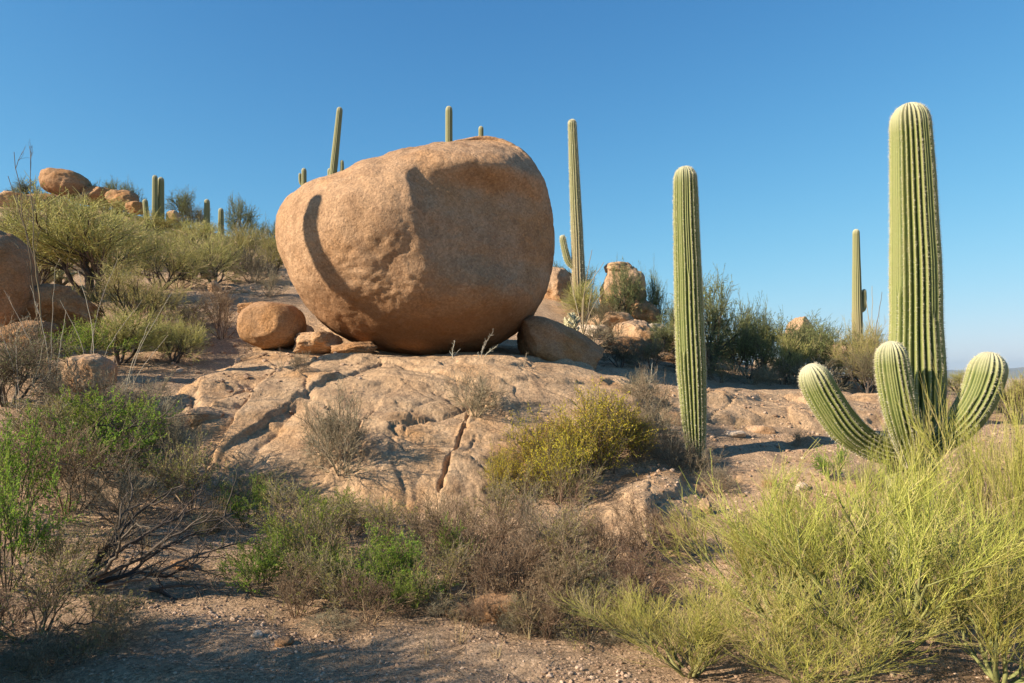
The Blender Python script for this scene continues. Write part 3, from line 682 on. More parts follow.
def plant_proto(seed, nstem=7, lean=(.15, .9), L0=.8, r0=.012, n1=6, L1=.45, a1=(.3, .8), n2=6, L2=.25, a2=(.3, .9), n3=0, L3=.12, a3=(.3, .8), up=.06, wig=.12, twig_r=.0022,
                leaf=0, leafL=.02, leafW=.009, leaf_on=2, base_r=.08, cl=.5, tfrom=.25):
    """returns (woody mesh builder, fine twig builder, leaf builder)"""
    rng = np.random.RandomState(seed); wood, twig, lf = MB(), MB(), MB()
    S, D = stems(nstem, base_r, *lean, rng)
    A = grow(S, D, L0 * rng.uniform(.65, 1.15, nstem), 7, wig, up, rng); wood.tubes(A, r0, r0 * .35, 5, rng, rng.uniform(0, 1, nstem))
    S, D, pa, t = kids(A, n1, tfrom, 1., *a1, rng)
    B = grow(S, D, L1 * rng.uniform(.5, 1.2, len(S)) * (1.15 - .5 * t), 5, wig, up, rng); wood.tubes(B, r0 * .42, max(twig_r, r0 * .16), 4, rng, rng.uniform(0, 1, len(S)))
    S, D, pa, t = kids(B, n2, .2, 1., *a2, rng)
    Cc = grow(S, D, L2 * rng.uniform(.5, 1.25, len(S)), 3, wig, up, rng); tc = rng.uniform(0, 1, len(S)); twig.tubes(Cc, max(twig_r, r0 * .14), twig_r * .7, 3, rng, tc)
    last, tl = Cc, tc
    if n3:
        S, D, pa, t = kids(Cc, n3, .15, 1., *a3, rng)
        E_ = grow(S, D, L3 * rng.uniform(.5, 1.3, len(S)), 2, wig * .8, up, rng); te = np.clip(tc[pa] + rng.normal(0, .2, len(S)), 0, 1); twig.tubes(E_, twig_r * .85, twig_r * .5, 3, rng, te)
        last, tl = E_, te
    if leaf:
        clump = rng.uniform(0, 1, len(last)) < cl if cl < 1 else np.ones(len(last), bool)
        lp = last[clump]; S, D, pa, t = kids(lp, leaf, .1, 1., .4, 1.2, rng)
        lf.leaves(S, D, leafL * rng.uniform(.6, 1.3, len(S)), leafW * rng.uniform(.7, 1.2, len(S)), rng, np.clip(tl[clump][pa] * .5 + rng.uniform(0, .55, len(S)), 0, 1))
    return wood, twig, lf
def normalise(builders):
    """unit height and unit spread, standing on its root"""
    allv = np.concatenate([v for b in builders for v in b.V])
    r = np.percentile(np.hypot(allv[:, 0], allv[:, 1]), 95); h = np.percentile(allv[:, 2], 98.5)
    for b in builders: b.V = [v * np.array([.5 / r, .5 / r, 1 / h]) for v in b.V]
    return r * 2, h
class Kind:
    def __init__(s, name, cat, variants, mats):
        s.name, s.cat, s.v, s.k = name, cat, [], 0
        for kw in variants:
            bs = plant_proto(**kw); w, h = normalise([b for b in bs if b.n])
            part = []
            for b, pn, m in zip(bs, ('branches', 'twigs', 'leaves'), mats):
                if b.n: part.append((pn, b.mesh(pn, [MP[m]])))
            s.v.append((part, w, h))
def P_(**k): return k
pv = P_(nstem=6, lean=(.15, .95), L0=1.0, r0=.03, n1=8, L1=.75, a1=(.3, .9), n2=8, L2=.42, a2=(.25, .8), n3=6, L3=.2, a3=(.25, .8), up=.05, wig=.14, twig_r=.0036, leaf=4, leafL=.028, leafW=.010, cl=.55)
hero = P_(nstem=8, lean=(.15, 1.1), L0=1.15, r0=.022, n1=8, L1=.85, a1=(.25, .8), n2=8, L2=.48, a2=(.15, .6), n3=6, L3=.22, a3=(.15, .6), up=.12, wig=.11, twig_r=.0022, leaf=5, leafL=.012, leafW=.005, cl=.7, tfrom=.15)
bt = P_(nstem=5, lean=(.2, .8), L0=1.0, r0=.035, n1=7, L1=.75, a1=(.35, .9), n2=9, L2=.4, a2=(.3, .9), n3=6, L3=.18, a3=(.3, .9), up=.03, wig=.16, twig_r=.004, leaf=7, leafL=.032, leafW=.013, cl=.7)
gs = P_(nstem=9, lean=(.1, .9), L0=.55, r0=.008, n1=7, L1=.32, n2=7, L2=.17, n3=0, twig_r=.0018, leaf=15, leafL=.022, leafW=.012, cl=.8, up=.05)
ys = P_(nstem=12, lean=(.1, .95), L0=.5, r0=.006, n1=7, L1=.3, n2=8, L2=.16, twig_r=.0016, leaf=10, leafL=.021, leafW=.009, cl=.65, up=.05)
ol = P_(nstem=10, lean=(.1, 1.0), L0=.5, r0=.008, n1=6, L1=.32, n2=7, L2=.18, n3=2, L3=.08, twig_r=.0018, leaf=6, leafL=.017, leafW=.009, cl=.6, up=.04, wig=.15)
gr = P_(nstem=18, lean=(.1, 1.15), L0=.5, r0=.006, n1=6, L1=.27, n2=6, L2=.15, n3=2, L3=.07, twig_r=.0019, leaf=3, leafL=.015, leafW=.007, cl=.35, up=.03, wig=.17)
br = P_(nstem=11, lean=(.1, .9), L0=.65, r0=.009, n1=7, L1=.34, n2=6, L2=.18, n3=3, L3=.08, twig_r=.002, leaf=3, leafL=.016, leafW=.008, cl=.35, up=.04, wig=.16)
def vs(d, seeds, **kw): return [dict(d, seed=s, **kw) for s in seeds]
K = dict(
    pv=Kind('palo_verde', 'tree', vs(pv, (1, 2, 3)), ('dark_bark', 'hv_twig', 'hv_leaf')),
    hero=Kind('palo_verde', 'tree', vs(hero, (4, 5)), ('pv_bark', 'pv_twig', 'pv_leaf')),
    bt=Kind('desert_tree', 'tree', vs(bt, (6, 7, 8)), ('dark_bark', 'bt_twig', 'bt_leaf')),
    gs=Kind('leafy_shrub', 'shrub', vs(gs, (11, 12, 13)), ('gs_twig', 'gs_twig', 'gs_leaf')),
    ys=Kind('yellow_shrub', 'shrub', vs(ys, (14, 15, 16)), ('gs_twig', 'gs_twig', 'ys_leaf')),
    ol=Kind('olive_shrub', 'shrub', vs(ol, (17, 18, 19)), ('br_twig', 'gr_twig', 'ol_leaf')),
    gr=Kind('dry_shrub', 'shrub', vs(gr, (21, 22, 23)), ('gr_twig', 'gr_twig', 'gr_leaf')),
    br=Kind('bare_shrub', 'shrub', vs(br, (24, 25, 26)), ('br_twig', 'br_twig', 'br_leaf')),
    gb=Kind('dark_shrub', 'shrub', vs(bt, (27, 28), leaf=2, cl=.4), ('dark_bark', 'gs_twig', 'bt_leaf')),
)
_rp = random.Random(3)
def put(kind, loc, width, height, label, rz=None, group=None, lean=(0, 0)):
    k = K[kind]; part, w, h = k.v[k.k % len(k.v)]; k.k += 1
    e = link(k.name, None, None, tuple(loc)); tag(e, label, k.cat, group)
    e.scale = (width, width, height); e.rotation_euler = (lean[0], lean[1], _rp.uniform(0, 6.28) if rz is None else rz)
    for pn, me in part: link(pn, me, e)
    return e
def shrub(kind, px, Y, top, wpx, label, py=None, **kw):
    b = at(px, Y, py); s = b[1] / F
    zt = EYE - (top - HY) * s
    return put(kind, b, wpx * s, max(.12, zt - b[2]), label, **kw)

# left hillside, far to near
for a in [
    ('bt', 26, 40, 180, 36, 'small hazy tree on the skyline at the far left edge'),
    ('bt', 106, 42, 181, 44, 'pale skyline tree right of the highest rock'),
    ('bt', 128, 41, 184, 36, 'thin-topped skyline tree left of the twin saguaros'),
    ('bt', 182, 40, 190, 44, 'skyline tree just right of the twin saguaros'),
    ('gb', 196, 39, 205, 30, 'dark scrub between twin saguaros and the short dark saguaro'),
    ('bt', 242, 33, 202, 44, 'dark skyline tree nearest to the huge boulder at left'),
    ('bt', 268, 32, 222, 40, 'low dark tree touching the left outline of the huge boulder'),
    ('pv', 150, 36, 215, 70, 'yellow-green bush at the foot of the twin saguaros'),
    ('pv', 195, 33, 222, 60, 'yellow-green bush below the short dark saguaro'),
    ('pv', 62, 31, 196, 100, 'yellow-green bush covering the slope under the highest skyline rock'),
    ('pv', 10, 30, 215, 80, 'yellow-green bush on the slope at the far left edge'),
    ('pv', 245, 27, 226, 66, 'yellow-green bush close to the left outline of the huge boulder'),
    ('pv', 110, 26, 214, 100, 'broad olive tree in the middle of the left slope'),
    ('pv', 92, 18.5, 200, 150, 'largest palo verde on the left slope, with dark crooked limbs'),
    ('pv', 160, 21, 232, 100, 'palo verde right of the largest one on the left slope'),
    ('pv', 214, 23, 230, 84, 'rounded palo verde standing alone above bare ground on the left slope'),
    ('pv', 30, 19, 222, 110, 'palo verde behind the large left-edge boulder'),
    ('pv', 60, 24, 225, 110, 'yellow-green bush between the largest palo verde and the skyline rocks'),
    ('pv', 180, 27, 236, 90, 'yellow-green bush above the standing palo verde on the left slope'),
    ('pv', 272, 25, 240, 50, 'yellow-green bush half hidden by the left outline of the huge boulder'),
    ('ol', 140, 17, 285, 70, 'olive shrub between the bushy palo verdes on the left slope'),
    ('pv', 112, 38, 203, 70, 'yellow-green bush below the gap between the skyline rocks and the twin saguaros'),
    ('gr', 200, 27, 250, 60, 'grey dry shrub behind the rounded palo verde on the left slope'),
    ('gr', 254, 24, 250, 50, 'grey dry shrub on the slope just left of the huge boulder'),
    ('gr', 270, 19.5, 268, 36, 'small dry shrub against the left side of the huge boulder'),
    ('ol', 238, 25.5, 250, 50, 'straw-olive shrub on the slope left of the huge boulder'),
    ('ol', 178, 22, 262, 60, 'straw-olive shrub below the right palo verde on the left slope'),
    ('pv', 132, 15.6, 268, 110, 'bushy palo verde low on the left slope, in front of the larger one'),
    ('br', 222, 15.8, 282, 66, 'bare dark-stemmed shrub left of the egg-shaped boulder'),
    ('gr', 190, 16.5, 300, 60, 'pale dry shrub on bare ground at the foot of the left slope'),
    ('ol', 160, 14.5, 308, 80, 'olive shrub beside the left end of the granite slab'),
    ('pv', 118, 13.2, 312, 96, 'green palo verde bush between the orange rock and the slab'),
    ('pv', 175, 13.6, 322, 76, 'low green bush at the upper left rim of the slab'),
    ('gs', 78, 12.4, 322, 90, 'green shrub above the small orange rock at left'),
    ('gr', 28, 11.4, 318, 90, 'grey bare thicket below the large left-edge boulder'),
    ('gb', 8, 10.2, 340, 110, 'dark tangled shrub at the left edge below the boulder'),
    ('gr', 62, 9.9, 368, 100, 'grey dead thicket in front of the small orange rock'),
    ('gr', 132, 10.2, 378, 96, 'grey thicket at the left foot of the slab, topped by pale blooms'),
    ('gs', 96, 9.2, 392, 110, 'green leafy shrub in the middle of the left bank'),
    ('gr', 168, 9.3, 405, 76, 'pale twiggy shrub leaning on the lower left of the slab'),
    ('gs', 112, 8.7, 400, 120, 'green-sprigged shrub spreading before the left end of the slab'),
    ('ol', 40, 8.6, 400, 120, 'olive brush on the left bank above the bright green shrub'),
    ('ol', 190, 8.3, 440, 90, 'olive brush in the shade below the slab at left'),
    ('br', 70, 7.7, 425, 120, 'brown brush behind the dead branches at left'),
    ('gs', 14, 7.0, 420, 120, 'bright green leafy shrub at the left edge'),
    ('gs', 6, 6.0, 478, 110, 'bright green leafy shrub lower at the left edge, nearest of the two'),
    ('gr', 120, 7.6, 462, 100, 'grey brush just behind the long dead branches'),
    ('ol', 66, 6.3, 520, 100, 'olive dry shrub around the base of the dead branches'),
    ('ol', 36, 5.2, 556, 150, 'yellow-brown dry shrub in shade at the lower left corner'),
    ('ol', 96, 5.5, 592, 90, 'small yellow-brown shrub right of the lower left corner shrub'),
    ('br', -8, 5.1, 590, 90, 'dark brown shrub cut off by the left edge at the bottom'),
    ('gr', 20, 4.75, 640, 80, 'low dry shrub at the very bottom left'),
    ('ol', 76, 4.9, 628, 90, 'low olive shrub at the bottom edge near the lower left corner'),
    ('gr', 118, 5.3, 612, 80, 'dry grey-brown shrub at the foot of the dead branches, lower left'),
    ('br', 40, 4.6, 640, 110, 'dark bare shrub cut by the bottom edge at lower left'),
    ('gr', 150, 8.6, 492, 60, 'low dry shrub on sand at the left side of the wash'),
]: shrub(*a)
# band of brush between the wash and the slab
for a in [
    ('gs', 248, 8.2, 480, 56, 'tall green sprig at the left end of the brush below the slab'),
    ('ol', 296, 7.8, 484, 110, 'olive shrub below the cracked left part of the slab'),
    ('ol', 350, 8.2, 496, 100, 'olive brush under the layered face of the slab'),
    ('gs', 268, 6.7, 530, 92, 'bright green shrub at the left end of the wash brush'),
    ('gs', 320, 6.75, 545, 80, 'green shrub right of the bright one in the wash brush'),
    ('ol', 322, 6.9, 508, 110, 'dull olive shrub in the middle of the wash brush'),
    ('gs', 362, 6.6, 532, 110, 'green shrub at mid height of the wash brush, left of the dark green one'),
    ('gs', 404, 6.55, 538, 84, 'dark green leafy shrub at the centre of the wash brush'),
    ('gs', 424, 6.3, 572, 66, 'small vivid green shrub at the wash edge beside a rock'),
    ('ol', 398, 7.4, 502, 100, 'olive twiggy shrub above the dark green one'),
    ('br', 440, 7.6, 492, 90, 'reddish-brown bare shrub under the dark crack of the slab'),
    ('br', 470, 7.0, 506, 130, 'wide brown bare shrub in the middle of the brush'),
    ('ol', 505, 8.1, 476, 100, 'olive shrub below the yellow-green bushes'),
    ('br', 520, 6.7, 530, 140, 'brown bare shrub above the half-buried wash rock'),
    ('gr', 556, 7.5, 502, 110, 'grey-brown shrub in the centre right brush'),
    ('br', 575, 6.6, 540, 130, 'tangled brown shrub in front of the granite hump'),
    ('br', 610, 7.1, 510, 90, 'reddish bare shrub with tall twigs before the granite hump'),
    ('br', 648, 7.4, 498, 90, 'reddish bare shrub rising across the granite hump'),
    ('gs', 300, 7.2, 500, 70, 'green sprigs in the upper left of the wash brush'),
    ('gs', 452, 6.9, 520, 60, 'dark green shrub among brown twigs at the centre of the brush'),
    ('ol', 560, 7.0, 508, 80, 'olive shrub in the right half of the brush'),
    ('gr', 590, 6.0, 572, 100, 'low grey shrub at the right of the wash'),
    ('br', 640, 6.2, 551, 100, 'dark brown shrub behind the left tip of the near palo verde'),
    ('gr', 545, 5.75, 608, 70, 'wispy grey shrub on the wash bank'),
    ('gr', 470, 5.95, 612, 60, 'low dry tangle lying against the wash rocks'),
    ('ol', 525, 5.7, 596, 46, 'small yellowish sprig beside the half-buried wash rock'),
    ('gs', 256, 6.35, 551, 62, 'bright green shrub at the wash edge, lower left end of the brush'),
    ('ol', 300, 6.3, 546, 90, 'olive shrub at the wash edge right of the bright green one'),
    ('ol', 345, 6.2, 554, 100, 'olive twiggy shrub overhanging the wash at centre left'),
    ('gs', 384, 6.25, 551, 70, 'green shrub in shade at the wash edge, centre left'),
    ('ol', 440, 6.25, 546, 90, 'olive shrub at the wash edge left of the half-buried rock'),
    ('br', 500, 6.25, 536, 110, 'brown tangle directly behind the half-buried wash rock'),
    ('br', 548, 6.05, 556, 100, 'brown tangle right of the half-buried wash rock'),
    ('ol', 590, 6.3, 551, 90, 'olive-brown tangle at the right side of the wash brush'),
    ('br', 620, 5.8, 581, 90, 'dark twiggy shrub at the left tip of the near palo verde'),
    ('br', 478, 5.72, 594, 44, 'thin brown twigs standing in front of the half-buried wash rock'),
    ('gr', 518, 5.7, 600, 44, 'pale dry twigs at the right end of the half-buried wash rock'),
    ('br', 372, 5.85, 572, 80, 'brown twiggy shrub at the lowest edge of the brush, left of the wash rocks'),
    ('gs', 408, 5.9, 578, 54, 'small green shrub hanging over the wash left of the wash rocks'),
    ('br', 546, 5.65, 588, 80, 'brown twigs on the wash bank right of the half-buried rock'),
    ('ol', 588, 5.6, 592, 70, 'olive shrub on the wash bank beside the low near palo verde'),
    ('br', 296, 6.05, 572, 60, 'brown twigs at the foot of the green shrubs, lower left of the brush'),
    ('gr', 440, 5.9, 596, 50, 'small grey tangle on the left side of the wash rocks'),
    ('gs', 336, 8.6, 490, 60, 'green sprig below the layered face of the slab'),
    ('ol', 250, 9.2, 472, 80, 'olive shrub against the lower left of the slab'),
    ('gr', 330, 5.75, 638, 60, 'flat dead brush lying in the wash'),
    ('gr', 620, 5.6, 628, 70, 'dry tangle at the right end of the wash'),
    ('br', 672, 7.6, 530, 60, 'thin brown shrub between granite hump and near palo verde'),
]: shrub(*a)
# on and around the slab
for kind, px, py, top, w, lab in [
    ('gr', 342, 474, 392, 82, 'grey spiky dry shrub growing on the left face of the slab'),
    ('gr', 324, 455, 405, 50, 'smaller grey shrub leaning left of the spiky one on the slab'),
    ('gr', 476, 416, 372, 66, 'grey-green tuft of shrub in the crack at the middle of the slab'),
    ('ys', 524, 492, 442, 66, 'yellow-green bush at the left end of the clump on the slab edge'),
    ('ys', 558, 500, 436, 72, 'yellow-green bush at the front of the clump on the slab edge'),
    ('ys', 588, 480, 406, 84, 'tallest yellow-green bush in the clump on the slab edge'),
    ('ys', 606, 445, 386, 66, 'golden bush at the top of the clump below the wedge boulder'),
    ('ys', 638, 462, 418, 50, 'small yellow bush at the right end of the clump'),
    ('ys', 556, 462, 418, 56, 'bright yellow bush in the middle of the clump'),
    ('ys', 544, 476, 414, 84, 'leafy yellow-green bush left of the middle of the clump'),
    ('ys', 604, 470, 394, 92, 'wide golden-green bush at the right of the clump'),
    ('ys', 496, 500, 452, 50, 'low yellow-green bush at the far left of the clump, below the slab crack'),
    ('ol', 566, 512, 462, 80, 'rusty-leaved shrub at the foot of the yellow-green clump'),
    ('gr', 652, 440, 404, 60, 'dry shrub between yellow clump and the single-stem saguaro'),
    ('gr', 648, 420, 370, 44, 'pale wispy shrub right of the wedge boulder'),
    ('gr', 672, 465, 428, 50, 'dry brush left of the single-stem saguaro base'),
    ('gr', 694, 474, 444, 60, 'dry brush around the foot of the single-stem saguaro'),
    ('gr', 716, 492, 466, 46, 'low dry brush in front of the single-stem saguaro'),
    ('gs', 832, 480, 446, 40, 'small green shrub on gravel left of the big saguaro'),
    ('gr', 866, 488, 462, 40, 'small dry shrub on gravel beside the big saguaro base'),
    ('gr', 800, 446, 430, 30, 'tiny dry shrub on gravel in front of the reddish shelf'),
    ('ol', 925, 432, 405, 60, 'straw shrub seen behind the big saguaro trunk'),
    ('gr', 300, 372, 352, 26, 'wispy grey weed on the slab under the huge boulder'),
    ('gr', 640, 398, 372, 40, 'dry shrub at the upper right rim of the slab'),
]: shrub(kind, px, None, top, w, lab, py)
# right background
for a in [
    ('bt', 553, 28, 262, 36, 'dark bush touching the right outline of the huge boulder'),
    ('bt', 628, 24.2, 268, 50, 'green bush growing across the rock tower'),
    ('bt', 654, 25, 274, 34, 'wispy tree on the right shoulder of the rock tower'),
    ('gb', 600, 22.5, 300, 46, 'dark scrub between the armed saguaro and the rock tower'),
    ('gr', 598, 20, 322, 66, 'grey shrub in front of the armed saguaro base'),
    ('gr', 642, 19, 336, 60, 'grey-brown shrub at the foot of the rock pile'),
    ('ol', 650, 17.5, 344, 60, 'straw-yellow shrub at the foot of the rock pile'),
    ('gb', 620, 17, 345, 50, 'dark low shrub behind the wedge boulder'),
    ('bt', 676, 24, 298, 44, 'dark tree just left of the single-stem saguaro'),
    ('bt', 712, 19.5, 278, 92, 'tallest dark tree behind the single-stem saguaro'),
    ('bt', 764, 20, 314, 78, 'dark tree right of the one behind the single-stem saguaro'),
    ('bt', 800, 22, 320, 84, 'dark tree in front of the tan skyline rock'),
    ('bt', 838, 19, 326, 96, 'dark tree with open limbs left of the big saguaro'),
    ('pv', 868, 18, 324, 70, 'paler green tree below the distant armed saguaro'),
    ('bt', 735, 21, 306, 70, 'dark tree in the gap right of the single-stem saguaro'),
    ('bt', 664, 21, 322, 50, 'dark bush at the right end of the rock pile'),
    ('pv', 590, 24, 282, 50, 'green bush left of the rock tower'),
    ('bt', 575, 27, 268, 40, 'dark bush behind the tall armed saguaro'),
    ('pv', 962, 19, 372, 50, 'small green bush on the skyline right of the big saguaro trunk'),
    ('bt', 748, 18.5, 328, 66, 'bushy tree at the rim of the reddish shelf, right of the single-stem saguaro'),
    ('pv', 790, 19, 334, 60, 'pale green bush among the dark ridge trees right of centre'),
    ('bt', 818, 20.5, 328, 66, 'dense dark tree left of the open-limbed one on the ridge'),
    ('bt', 880, 20, 336, 50, 'dark tree right of the distant armed saguaro'),
    ('pv', 690, 22, 318, 50, 'pale green bush left of the tallest dark tree on the ridge'),
    ('gb', 690, 18, 345, 70, 'low dark shrub behind the single-stem saguaro'),
    ('ol', 720, 17.2, 358, 60, 'straw shrub on the shelf right of the single-stem saguaro'),
    ('ol', 784, 18, 356, 70, 'straw shrub beneath the dark trees right of centre'),
    ('gr', 752, 17.3, 364, 60, 'grey low shrub on the rim of the reddish shelf'),
    ('gr', 820, 17.2, 360, 70, 'grey low shrub behind the left arm of the big saguaro'),
    ('gb', 868, 17, 352, 60, 'dark shrub just behind the arms of the big saguaro'),
    ('ol', 906, 18.5, 360, 50, 'straw shrub seen left of the big saguaro trunk'),
    ('ol', 968, 15.5, 384, 50, 'straw shrub seen through the right arm of the big saguaro'),
    ('pv', 1016, 14, 376, 60, 'pale green bush behind the right arm at the right edge'),
    ('gb', 990, 17, 392, 60, 'dark shrub low behind the right arm of the big saguaro'),
]: shrub(*a)
# near palo verdes at right, and the row outside the left edge that shades the wash
for a in [
    ('hero', 885, 5.25, 462, 330, 'near yellow-green palo verde, broadest of the foreground thicket, before the big saguaro'),
    ('hero', 1014, 5.9, 392, 150, 'tall near palo verde at the right edge before the right arm of the big saguaro'),
    ('hero', 778, 5.9, 478, 210, 'near yellow-green palo verde below the open gravel at centre right'),
    ('hero', 690, 5.0, 590, 220, 'low near palo verde reaching left into the wash'),
    ('hero', 820, 4.7, 585, 260, 'lowest near palo verde at the bottom edge'),
    ('hero', 1000, 4.8, 540, 240, 'near palo verde filling the lower right corner'),
    ('hero', 908, 6.4, 436, 120, 'yellow-green palo verde right at the big saguaro base'),
]: shrub(*a)
for x, y, w, h, lab in [(-4.5, 3.75, 2.0, 2.0, 'palo verde left of the view, its twigs shading the bottom of the wash'), (-6.6, 2.3, 2.8, 2.7, 'broad palo verde left of the view, shading the bottom of the wash'), (-5.8, 3.0, 2.4, 1.9, 'palo verde left of the view, nearest to the wash'), (-7.4, 1.9, 3., 2.8, 'palo verde left of the view, behind the nearest one'), (-5.2, 1.7, 2.4, 2.2, 'palo verde left of the view, closest to the camera')]:
    put('pv', (x, y, ground_z(x, y)), w, h, lab)

# ocotillos and bare wands: a few long stems from one root
def wands(name, loc, tips, r, mat, label, cat, seed, bush=0, bend=.12, leaves=0):
    rng = np.random.RandomState(seed); e = link(name, None, None, tuple(loc)); tag(e, label, cat)
    for k, t in enumerate(tips):
        t = np.array(t) - np.array(loc); mid = t * .5 + rng.normal(0, bend * .3, 3) * np.linalg.norm(t) - np.array([t[0], t[1], 0]) * bend
        P, _ = spline([(rng.normal(0, .02), rng.normal(0, .02), -.05), mid, t], 14); P[1:-1] += rng.normal(0, .0025, (12, 3)) * np.linalg.norm(t)
        b = MB(); b.tubes(P[None], r, r * .4, 5, rng, np.array([rng.uniform(0, 1)]))
        if bush:
            S, D, _, _ = kids(P[None], bush, .35, 1., .3, .8, rng); L = np.linalg.norm(t) * .16 * rng.uniform(.4, 1.2, len(S)); Bq = grow(S, D, L, 4, .12, .05, rng)
            b.tubes(Bq, r * .45, r * .2, 3, rng, rng.uniform(0, 1, len(S)))
            S, D, _, _ = kids(Bq, 4, .3, 1., .3, .8, rng); b.tubes(grow(S, D, np.full(len(S), L.mean() * .5), 3, .15, .05, rng), r * .22, r * .12, 3, rng, rng.uniform(0, 1, len(S)))
        if leaves:
            S, D, _, _ = kids(P[None], leaves, .1, 1., .7, 1.4, rng); b.leaves(S, D, .022, .011, rng, rng.uniform(0, 1, len(S)))
        link('stem', b.mesh('stem', [MP[mat]]), e)
    return e
def wtips(Y, *p): return [W(x, y, Y + d) for x, y, d in [(q + (0,))[:3] for q in p]]
for nm, px, Y, tips, r, mat, lab, cat, bush in [
    ('bare_tree', 44, 13.2, [(14, 152), (30, 146), (8, 176)], .014, 'gs_twig', 'tall thin leafless stem reaching the sky at far left', 'dead tree', 4),
    ('ocotillo', 92, 11.2, [(118, 258), (78, 270), (142, 300), (60, 300)], .0065, 'pale_twig', 'ocotillo with long pale wands leaning right over the left slope', 'ocotillo', 0),
    ('ocotillo', 120, 10.6, [(172, 292), (150, 322), (168, 335)], .0065, 'pale_twig', 'pale wands fanning right at the left end of the slab', 'ocotillo', 0),
    ('ocotillo', 52, 10.6, [(4, 290), (30, 285), (55, 268), (66, 310)], .0065, 'pale_twig', 'pale bare wands crossing the large left-edge boulder', 'ocotillo', 1),
    ('ocotillo', 20, 9.8, [(0, 330), (16, 345), (44, 340), (60, 356)], .0065, 'pale_twig', 'whitish bare stems at the left edge below the boulder', 'ocotillo', 3),
    ('ocotillo', 583, 21.5, [(592, 250), (604, 262), (570, 276), (612, 282), (596, 270)], .02, 'gr_twig', 'grey ocotillo fan beside the tall armed saguaro', 'ocotillo', 0),
    ('ocotillo', 876, 19., [(872, 286), (866, 300), (882, 292)], .015, 'gr_twig', 'thin ocotillo left of the big saguaro trunk', 'ocotillo', 0),
    ('dry_weed', 453, 13.2, [(455, 341), (450, 352), (459, 350)], .007, 'seed', 'pale seedy weed standing before the underside of the boulder', 'weed', 9),
    ('dry_weed', 480, 13.1, [(493, 332), (486, 340), (478, 352), (497, 346)], .007, 'seed', 'taller pale seedy weed, right of the other one under the boulder', 'weed', 9),
    ('dry_weed', 281, 12.6, [(280, 350), (276, 360), (286, 362)], .006, 'gr_twig', 'thin grey weed on the slab by the egg-shaped boulder', 'weed', 6),
    ('dry_weed', 522, 13., [(527, 352), (518, 362)], .006, 'gr_twig', 'short bare weed right of the two seedy weeds', 'weed', 4),
    ('dry_weed', 648, 14., [(652, 364), (644, 372), (656, 372)], .006, 'seed', 'pale feathery weed right of the wedge boulder', 'weed', 7),
    ('dry_weed', 527, 5.6, [(522, 592), (534, 596), (515, 606), (540, 608)], .003, 'straw', 'yellowish branching weed at the edge of the wash', 'weed', 8),
]:
    b = at(px, Y); wands(nm, b, wtips(Y, *tips), r, mat, lab, cat, int(px + Y), bush)
# dead branches over the sand at left
def dead_branch(px, py, tips, r, label, seed, mat='dark_bark', z0=.05):
    b = at(px, None, py) + np.array([0, 0, z0]); Y = b[1]; rng = np.random.RandomState(seed)
    e = link('dead_branch', None, None, tuple(b)); tag(e, label, 'branch')
    for t in tips:
        t = W(t[0], t[1], Y + (t[2] if len(t) > 2 else 0)) - b; n = 16
        P, _ = spline([(0, 0, 0), t * .35 + rng.normal(0, .05, 3), t * .7 + rng.normal(0, .06, 3), t], n); P[1:] += rng.normal(0, .008, (n - 1, 3))
        bq = MB(); bq.tubes(P[None], r, r * .25, 6, rng, np.array([rng.uniform(0, 1)]))
        S, D, _, tt = kids(P[None], 9, .25, 1., .25, .8, rng); L = np.linalg.norm(t) * .34 * rng.uniform(.4, 1.2, len(S)); B = grow(S, D, L, 6, .16, .03, rng); bq.tubes(B, r * .36, r * .12, 4, rng, rng.uniform(0, 1, len(S)))
        S, D, _, tt = kids(B, 5, .2, 1., .3, .8, rng); B2 = grow(S, D, np.full(len(S), L.mean() * .45), 4, .18, .02, rng); bq.tubes(B2, r * .14, r * .06, 3, rng, rng.uniform(0, 1, len(S)))
        link('limb', bq.mesh('limb', [MP[mat]]), e)
dead_branch(80, 596, [(172, 490, .5), (196, 508, .4), (225, 545, .3), (130, 500, .1), (215, 530, .6), (238, 512, .3), (200, 560, .2), (140, 520, -.2)], .022, 'dark dead branches fanning right over the sand at left', 5)
dead_branch(150, 592, [(205, 618, -.1), (245, 622, -.15)], .018, 'dark fallen limb lying on the sand below the fanned branches', 6, z0=.02)
dead_branch(60, 470, [(130, 432, .2), (185, 415, .3), (150, 450, -.2)], .018, 'dark bare limbs arching across the grey thicket', 8, z0=.25)
dead_branch(20, 650, [(80, 628, .1), (100, 622, 0)], .012, 'thin dark twig lying in the lower left shrub', 9)

# cholla: jointed pale-green clumps
def cholla(px, Y, top, label, seed):
    b = at(px, Y); h = EYE - (top - HY) * Y / F - b[2]; rng = np.random.RandomState(seed)
    e = link('cholla', None, None, tuple(b)); tag(e, label, 'cactus'); trunk, jt = MB(), MB()
    S, D = stems(6, .06 * h, .1, .8, rng); A = grow(S, D, h * rng.uniform(.5, .75, 6), 5, .1, .1, rng); trunk.tubes(A, .06 * h, .035 * h, 6, rng, rng.uniform(0, .4, 6))
    S, D, _, _ = kids(A, 12, .35, 1., .3, 1.2, rng); B = grow(S, D, h * .22 * rng.uniform(.6, 1.2, len(S)), 3, .1, .12, rng); t = rng.uniform(.3, 1, len(S))
    jt.tubes(B, .045 * h, .03 * h, 7, rng, t)
    S, D, pa, _ = kids(B, 60, 0, 1, 1.2, 1.7, rng); jt.leaves(S + D * .035 * h, D, .05 * h, .008 * h, rng, np.full(len(S), 1.))
    link('trunk', trunk.mesh('trunk', [MP['gr_twig']]), e); link('joints', jt.mesh('joints', [MP['cholla']]), e)
cholla(571, 20, 306, 'pale spiny cholla clump behind the wedge boulder', 1)
cholla(44, 20, 250, 'pale spiny cholla among bushes at far left', 2)
